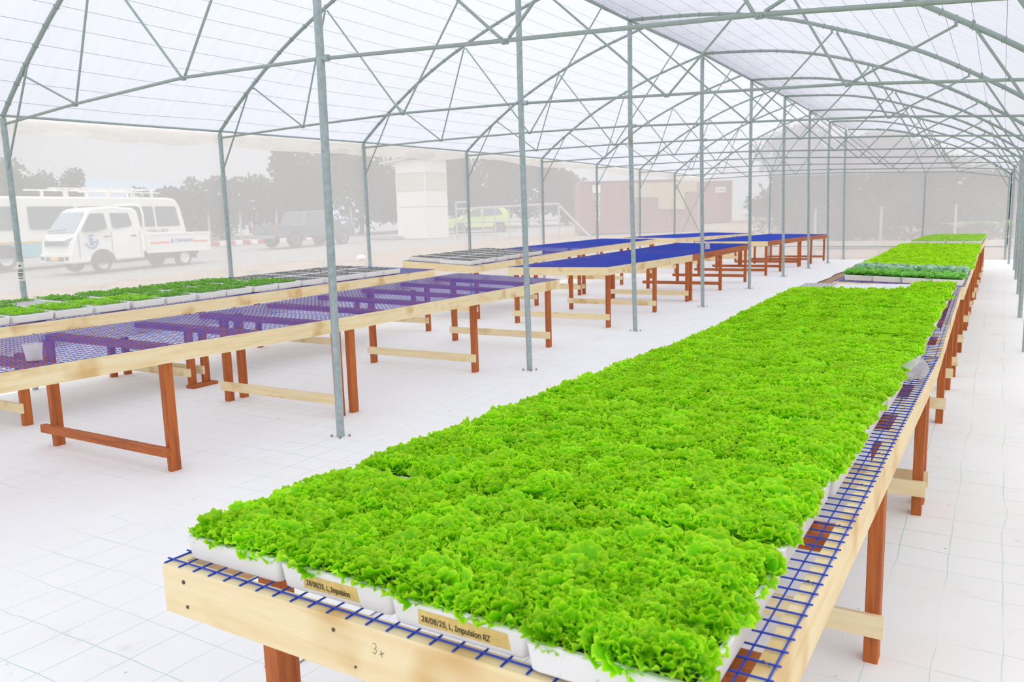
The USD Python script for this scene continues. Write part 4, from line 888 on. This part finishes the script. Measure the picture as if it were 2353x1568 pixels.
obj('rear_glass', MB().hexa([(-2.585, -.66, 1.2), (-2.60, -.66, 1.2), (-2.60, .66, 1.2), (-2.585, .66, 1.2), (-2.40, -.58, 1.66), (-2.42, -.58, 1.66), (-2.42, .58, 1.66), (-2.40, .58, 1.66)]), M_glass, pk)
obj('bed_cover', MB().bev((-4.30, -.78, 1.08), (-2.7, .78, 1.13), .01), M_dark, pk)
tg = obj('tailgate', MB().bev((-4.44, -.72, .66), (-4.36, .72, 1.08), .015), M_gp, pk); obj('badge', MB().bev((-4.455, -.16, .84), (-4.44, .16, .92), .005), M_chrome, tg); obj('handle', MB().bev((-4.46, -.09, .96), (-4.44, .09, 1.02), .005), M_dark, tg)
obj('rear_bumper', MB().bev((-4.56, -.82, .46), (-4.36, .82, .62), .02), M_chrome, pk)
obj('windscreen', MB().hexa([(-.12, -.7, 1.17), (-.10, -.7, 1.17), (-.10, .7, 1.17), (-.12, .7, 1.17), (-.70, -.6, 1.70), (-.68, -.6, 1.70), (-.68, .6, 1.70), (-.70, .6, 1.70)]), M_glass2, pk)

# watch hut
hx, hy, hz_ = -23.98, 32.42, .62
M_bge = plain('beige_blind', srgb(206, 198, 182), .8, 0, .06, 3.)
hut = thing('gatehouse', 'tall white gatehouse tower with beige screened windows and an overhanging roof', 'gatehouse', (hx, hy, hz_))
o = (hx, hy, hz_); w = 1.0
obj('core', MB((0, 0, 0)).box((-w+.03, -w+.03, 0), (w-.03, w-.03, 4.35)), M_bge, hut)
for nm, z0, z1, m_ in (('lower_panel', 0, 1.74, M_white), ('middle_panel', 1.77, 2.62, M_white), ('screen_panel', 2.64, 3.62, M_bge), ('upper_panel', 3.64, 4.36, M_white)):
    for a in range(4):
        bq = MB().bev((-w+.01, -w-.02, z0), (w-.01, -w+.03, z1), .006).tm(); bq.apply_transform(trimesh.transformations.rotation_matrix(a*PI/2, [0, 0, 1])); obj(nm, bq, m_, hut, label='beige screen' if m_ is M_bge else None)
for a in range(4):
    q = MB().bev((-w-.03, -w-.03, 0), (-w+.03, -w+.03, 4.36), .005).tm(); q.apply_transform(trimesh.transformations.rotation_matrix(a*PI/2, [0, 0, 1])); obj('corner_post', q, M_white, hut)
obj('roof', MB().hexa([(-w-1.0, -w-.25, 4.22), (w+.35, -w-.25, 4.52), (w+.35, w+.3, 4.52), (-w-1.0, w+.3, 4.22), (-w-1.0, -w-.25, 4.30), (w+.35, -w-.25, 4.60), (w+.35, w+.3, 4.60), (-w-1.0, w+.3, 4.30)]), M_bge, hut)
obj('step', MB().bev((-2.4, -1.9, 0), (-.6, -1.1, .16), .01), plain('concrete', srgb(160, 154, 146), .9), hut)

# lime car
ca = thing('car', 'small lime green hatchback parked behind the pipe gate', 'car', (-25.4, 38.2, .72), math.atan2(-.52, -.853))
M_lime_p = plain('lime_paint', srgb(196, 220, 110), .35)
cprof = [(.80, .35), (.85, .75), (.6, .95), (-.25, 1.08), (-.75, 1.55), (-1.1, 1.66), (-2.6, 1.64), (-3.0, 1.45), (-3.2, .95), (-3.2, .38)]
b, sc_ = body_shell(cprof, .88, .72, 1.0, 1.66, .06); obj('body', b, M_lime_p, ca, 35)
for sg in (1, -1):
    obj('front_window', pane(sc_, [(-.40, 1.1), (-.85, 1.5), (-1.35, 1.54), (-1.35, 1.08)], sg, .014, .03), M_glass, ca); obj('rear_window', pane(sc_, [(-1.45, 1.08), (-1.45, 1.54), (-2.5, 1.52), (-2.75, 1.14)], sg, .014, .03), M_glass, ca)
    for xw in (0, -2.5): obj('wheel_arch', pane(sc_, list(Point(xw, .34).buffer(.40, quad_segs=8).exterior.coords), sg, .02, 0), M_dark, ca); wheel(ca, xw, sg*.80, .33, .2, sg)
    obj('tail_lamp', MB().bev((-3.2, sg*.78-.06, .95), (-3.08, sg*.78+.06, 1.4), .02), M_redp, ca)

# gate, fence posts, kerb
M_pipe = plain('pale_pipe', srgb(168, 170, 170), .5)
def bars(name, label, cat, loc, items, m_, r=.035):
    t = thing(name, label, cat, loc)
    for nm, a, b_ in items: obj(nm, MB().tube([a, b_], r if nm != 'upright' else r*.7, 8), m_, t)
    return t
L_, R_ = np.array([-20.3, 30.5]), np.array([-13.7, 29.6])
def gp(s, z): p = (R_-L_)*s; return (p[0], p[1], z)
it = [('gate_post', gp(0, -.05), gp(0, 1.95)), ('gate_post', gp(1, -.12), gp(1, 1.65)), ('rail', gp(0, 1.9), gp(.12, 1.9)), ('rail', gp(0, 1.55), gp(1, 1.62)), ('rail', gp(0, .85), gp(1, .86)), ('rail', gp(0, .2), gp(.42, .2)), ('brace', gp(1, 1.55), gp(1.27, 0.0)), ('upright', gp(.08, 0), gp(.08, 1.55))]
it += [('upright', gp(s, 0), gp(s, 1.6)) for s in (.28, .40, .54, .69, .83)]
bars('pipe_gate', 'pale pipe framed gate with a slanting brace, in front of the lime car', 'gate', (L_[0], L_[1], float(GZ(*L_))-.02), it, M_pipe, .05)
for k, (x, y) in enumerate(((-41, 28.8), (-39.2, 29.8), (-37.5, 30.9), (-35.5, 32.1), (-32.8, 36.1))):
    t = thing('fence_post', f'thin white fence post beyond the parked vehicles, {NUM[k]} from the left', 'post', (x, y, float(GZ(x, y))-.05)); obj('post', MB().bev((-.05, -.05, 0), (.05, .05, 1.75), .008), M_pipe, t); obj('arm', MB().plank((0, 0, 1.74), (.12, -.1, 1.95), .05, .05), M_pipe, t)
for k, (x, y) in enumerate(((-1.3, 25.4), (.75, 26.0), (2.95, 27.3), (4.75, 28.2))):
    t = thing('fence_post', f'pale fence post beyond the back net wall, {NUM[k]} from the left', 'post', (x, y, float(GZ(x, y))-.05)); obj('post', MB().bev((-.04, -.04, 0), (.04, .04, 1.66), .008), M_pipe, t); obj('cap', MB().bev((-.05, -.05, 1.66), (.05, .05, 1.70), .008), M_pipe, t)
kb = thing('kerb', 'row of red and white kerb blocks beyond the grey pickup', 'kerb', (-33, 27, float(GZ(-33, 27))-.03))
for k in range(22):
    y = -6.5+.55*k; obj('kerb_block', MB().bev((-.12, y, 0), (.12, y+.5, .26), .02), M_white if k % 2 else M_redp, kb)
# containers
M_maroon = plain('container_maroon', srgb(146, 92, 82), .6, 0, .1, 3.)
M_maroon2 = plain('container_wine', srgb(140, 82, 84), .6, 0, .1, 3.)
M_tan = plain('tan_tarpaulin', srgb(182, 164, 122), .8, 0, .06, 2.)
def container(label, loc, rz, L, W, H, m_):
    t = thing('shipping_container', label, 'container', loc, rz)
    n = int(L/.14); xs = []; b = MB()
    pts = []
    for k in range(n):
        x = L*k/n; dd = (0, 0, .045, .045)
        for q in range(4): pts.append((x+L/n*q/4, dd[q]))
    pts.append((L, 0)); P = np.array(pts)
    def wallq(mir):
        V = np.array([(x, (W-d if mir else d), z) for z in (.12, H-.1) for x, d in P]); m = len(P)
        i = np.arange(m-1); F = np.stack([i, i+1, i+1+m, i+m], 1); return V, (F if not mir else F[:, ::-1])
    obj('side_wall', MB().add(*wallq(False)), m_, t); obj('side_wall', MB().add(*wallq(True)), m_, t)
    obj('end_wall', MB().bev((-.02, 0, .1), (.03, W, H), .005), m_, t); 
    dr = obj('door', MB().bev((L-.03, 0, .1), (L+.02, W, H), .005), m_, t)
    for y in (.4, .9, 1.5, 2.0): obj('lock_rod', MB().tube([(L+.04, y, .15), (L+.04, y, H-.1)], .018, 6), M_pipe, dr)
    obj('roof', MB().box((0, 0, H-.05), (L, W, H)), m_, t); obj('floor_frame', MB().box((0, 0, 0), (L, W, .14)), m_, t)
    for x in (0, L):
        for y in (0, W): obj('corner_post', MB().box((x-.06, y-.06, 0), (x+.06, y+.06, H)), m_, t)
    return t
a1 = math.atan2(.5215, .853)
zc = .72
c1 = container('maroon shipping container with white upright lettering, left of the two', (-14.0, 32.4, zc), a1, 6.0, 2.4, 2.62, M_maroon)
obj('white_panel', MB().box((.66, -.012, 2.02), (1.06, -.002, 2.42)), M_white, c1, label='white square sign')
for k, ch in enumerate('UXOV'):
    obj('letter', flat_text(ch, .27, None, (.76, -.004, 1.60-.36*k), (1, 0, 0), (0, 0, 1), (0, -1, 0), .01), M_white, c1)
tp = thing('tarpaulin', 'stepped tan tarpaulin hanging on the maroon container', 'tarpaulin', (-14.0, 32.4, zc), a1)
obj('sheet', MB().add(*[(lambda m: (np.stack([m.vertices[:, 0], -.075-m.vertices[:, 2], m.vertices[:, 1]], 1), m.faces))(prism(Polygon([(2.75, 2.46), (2.75, 1.75), (3.95, 1.72), (3.95, 1.15), (5.3, 1.10), (5.3, 1.95), (5.9, 1.95), (5.9, 2.46)]), .02))][0]), M_tan, tp)
c2 = container('wine red shipping container behind, with a small white sign high up', (-10.6, 47.3, 1.0), math.atan2(.853, -.5215), 6.0, 2.35, 2.62, M_maroon2)
obj('white_sign', MB().bev((-.06, .35, 1.88), (-.025, 1.0, 2.22), .01), M_white, c2, label='small white sign')
for k in range(3): obj('sign_mark', MB().box((-.066, .45+.17*k, 1.98), (-.06, .55+.17*k, 2.12)), M_maroon2, c2)
bg = thing('plastic_bag', 'scrap of white plastic lying on the earth bank outside', 'litter', (-15.0, 17.0, float(GZ(-15, 17))-.03)); m = trimesh.creation.icosphere(2, .2); m.vertices *= [1, .7, .45]; m.vertices += (meshkit.noise(m.vertices*9, 3)[:, None]-.5)*.12; m.vertices[:, 2] += .08
obj('bag', m, M_white, bg, True)

# trees
M_bark = plain('tree_bark', srgb(98, 86, 74), .9, 0, .2, 8.)
def leaves_mat(name, a, b): return mat(name, {'g': ('geometry', {}), 'r': ('rgb_ramp', {'ramp': [(0, a), (1, b)]}), 'p': ('principled_bsdf', {'roughness': .7}), 't': ('translucent_bsdf', {}), 'x': ('mix_closure', {'fac': .25})},
    [('g.random_per_island', 'r.fac'), ('r.color', 'p.base_color'), ('r.color', 't.color'), ('p.BSDF', 'x.closure1'), ('t.BSDF', 'x.closure2')], surface='x.closure')
M_tree = [leaves_mat('tree_leaves', srgb(44, 60, 34), srgb(124, 138, 92)), leaves_mat('olive_tree_leaves', srgb(64, 72, 48), srgb(146, 150, 104)), leaves_mat('shrub_leaves', srgb(70, 96, 44), srgb(140, 168, 72))]
def leaf_cloud(rg, lobes, n, size):
    """n small leaf clumps over ellipsoid lobes (cx, cy, cz, rx, ry, rz)"""
    lobes = np.array(lobes, float); wgt = lobes[:, 3]*lobes[:, 5]; which = rg.choice(len(lobes), n, p=wgt/wgt.sum()); l = lobes[which]
    d = rg.normal(size=(n, 3)); d /= np.linalg.norm(d, axis=1, keepdims=True); rad = rg.random(n)**.28*(1+.10*rg.normal(size=n))
    c = l[:, :3]+d*l[:, 3:]*rad[:, None]; c[:, 2] = np.maximum(c[:, 2], .12)
    u = rg.normal(size=(n, 3)); u /= np.linalg.norm(u, axis=1, keepdims=True); w = np.cross(u, rg.normal(size=(n, 3))); w /= np.linalg.norm(w, axis=1, keepdims=True)
    s = size*(.6+.8*rg.random(n))[:, None]; nn = np.cross(u, w)
    V = np.stack([c-u*s, c+w*s*.55+nn*s*.15, c+u*s, c-w*s*.55+nn*s*.15], 1).reshape(-1, 3)
    return V, np.arange(4*n).reshape(-1, 4)
def tree(kind, label, x, y, r, H, seed, m_, n=2600, size=.16):
    rg = np.random.default_rng(seed); z = float(GZ(x, y))-.15; h = H-z
    t = thing('tree', label, 'tree', (x, y, z), 0, None)
    lobes = []
    if kind == 'palm':
        for k in range(9): a = rg.random()*6.28; q = .2+.8*rg.random(); lobes.append((r*q*math.cos(a), r*q*math.sin(a), h*(.62+.34*(1-q*.5)*rg.random()), r*.36, r*.36, h*.06+.15))
        for k in range(5): a = rg.random()*6.28; lobes.append((r*.6*math.cos(a), r*.6*math.sin(a), h*.35, r*.6, r*.6, h*.3))
    else:
        lobes = [(0, 0, h*.52, r*.85, r*.85, h*.44)]
        for k in range(9): a = rg.random()*6.28; q = .45+.45*rg.random(); zz = h*(.28+.60*rg.random()); lobes.append((r*q*math.cos(a), r*q*math.sin(a), zz, r*.42, r*.42, min(h*.17+.2, h-zz)))
        lobes.append((rg.normal()*.3*r, rg.normal()*.3*r, h*.86, r*.45, r*.45, h*.14))
    obj('crown', leaf_cloud(rg, lobes, int(n*1.3), size*(.85+.12*r)), m_, t)
    b = MB().tube([(0, 0, -.1), (.05*r, 0, h*.3), (.0, .05*r, h*.65)], [.16, .12, .05], 8); obj('trunk', b, M_bark, t)
TREES = [('dense', 'broad dense tree at the far left above the bus', -61.3, 28.1, 3.2, 7.2, 0, 4200), ('dense', 'rounded tree beside it, above the middle of the bus', -56.2, 28.8, 1.9, 6.0, 0, 2400), ('dense', 'small round-headed tree above the bus roof rack', -60.2, 33.4, 1.2, 6.6, 0, 1400),
 ('dense', 'low bush peeping over the bus roof', -55.5, 34.0, 2.2, 3.8, 1, 1500), ('dense', 'hedge-like bush just right of the bus', -50.8, 34.5, 2.3, 4.7, 1, 2000), ('palm', 'spreading flat-topped tree left of the first net post gap', -44.4, 33.7, 2.3, 5.9, 1, 2600), ('dense', 'low spreading trees above the grey pickup, left of the big ones', -45.9, 39.8, 3.0, 5.4, 1, 3000),
 ('dense', 'tall tree above the cab of the grey pickup', -35.2, 34.6, 2.3, 6.7, 0, 4200), ('dense', 'tall broad tree between the grey pickup and the gatehouse', -35.0, 39.5, 3.2, 7.4, 0, 5200), ('dense', 'tall tree right behind the gatehouse', -34.0, 44.8, 3.4, 7.1, 0, 4200), ('dense', 'tall tree above the lime car', -28.8, 45.6, 3.0, 6.7, 0, 4200), ('dense', 'tall tree above the middle of the pipe gate', -26.8, 49.1, 2.9, 6.2, 0, 4200), ('dense', 'lower tree between the pipe gate and the maroon container', -23.3, 49.0, 1.7, 4.9, 1, 1800),
 ('dense', 'low tree right of the containers behind the back wall', -7.4, 50.2, 2.4, 4.0, 1, 2400), ('dense', 'tall tree behind the back wall under the ridge', -5.8, 48.0, 3.0, 6.7, 0, 5200), ('dense', 'tall tree in the middle behind the back wall', -2.4, 54.7, 3.6, 7.0, 0, 5200), ('dense', 'spreading tree behind the right part of the back wall', 2.3, 50.6, 3.8, 4.6, 0, 5200), ('dense', 'low tree at the far right behind the back wall', 5.8, 50.1, 3.2, 3.9, 1, 3000)]
for k, (kd, lb, x, y, r, H, mi, n) in enumerate(TREES): tree(kd, lb, x, y, r, H, 50+k, M_tree[mi], n)
for k, (x, y, r, h, lb) in enumerate(((-1.2, 32.1, 2.2, 2.3, 'bushy undergrowth behind the first fence post beyond the back wall'), (.9, 35.0, 2.2, 2.6, 'bushy undergrowth behind the middle fence posts beyond the back wall'), (3.6, 34.8, 1.8, 2.4, 'bushy undergrowth behind the right fence posts beyond the back wall'), (-4.2, 37, 2.4, 2.3, 'bushy undergrowth right of the wine red container'))):
    z = float(GZ(x, y))-.1; rg = np.random.default_rng(90+k); t = thing('bush', lb, 'bush', (x, y, z))
    obj('leaves', leaf_cloud(rg, [(0, 0, h*.4, r, r*.6, h*.5)]+[(r*.8*(rg.random()*2-1), 0, h*.55, r*.4, r*.4, h*.38) for _ in range(5)], 2200, .11), M_tree[1], t)
M_ban = leaves_mat('banana_leaves', srgb(110, 160, 60), srgb(150, 200, 84))
for k, (x, y, lb) in enumerate(((4.4, 32.6, 'leafy banana plant at the right end behind the back wall'), (2.9, 33.0, 'young banana plant behind the right fence post'))):
    rg = np.random.default_rng(70+k); t = thing('banana_plant', lb, 'plant', (x, y, float(GZ(x, y))-.05)); obj('stem', MB().tube([(0, 0, 0), (.02, 0, .7)], [.07, .05], 8), M_tree[1], t)
    for q in range(7):
        a = q*.9+rg.random(); L = .9+.4*rg.random(); V = []
        for s in np.linspace(0, 1, 8):
            rr = L*s*.8; zz = .7+L*(.75*s-.55*s*s); ww = .16*math.sin(PI*min(s*.95+.05, 1))**.7
            c_, s_ = math.cos(a), math.sin(a); V += [(rr*c_-ww*s_, rr*s_+ww*c_, zz+.03), (rr*c_, rr*s_, zz), (rr*c_+ww*s_, rr*s_-ww*c_, zz+.03)]
        F = [(3*i+j, 3*i+j+1, 3*i+j+4, 3*i+j+3) for i in range(7) for j in range(2)]; obj('leaf', (np.array(V), np.array(F)), M_ban, t, True)
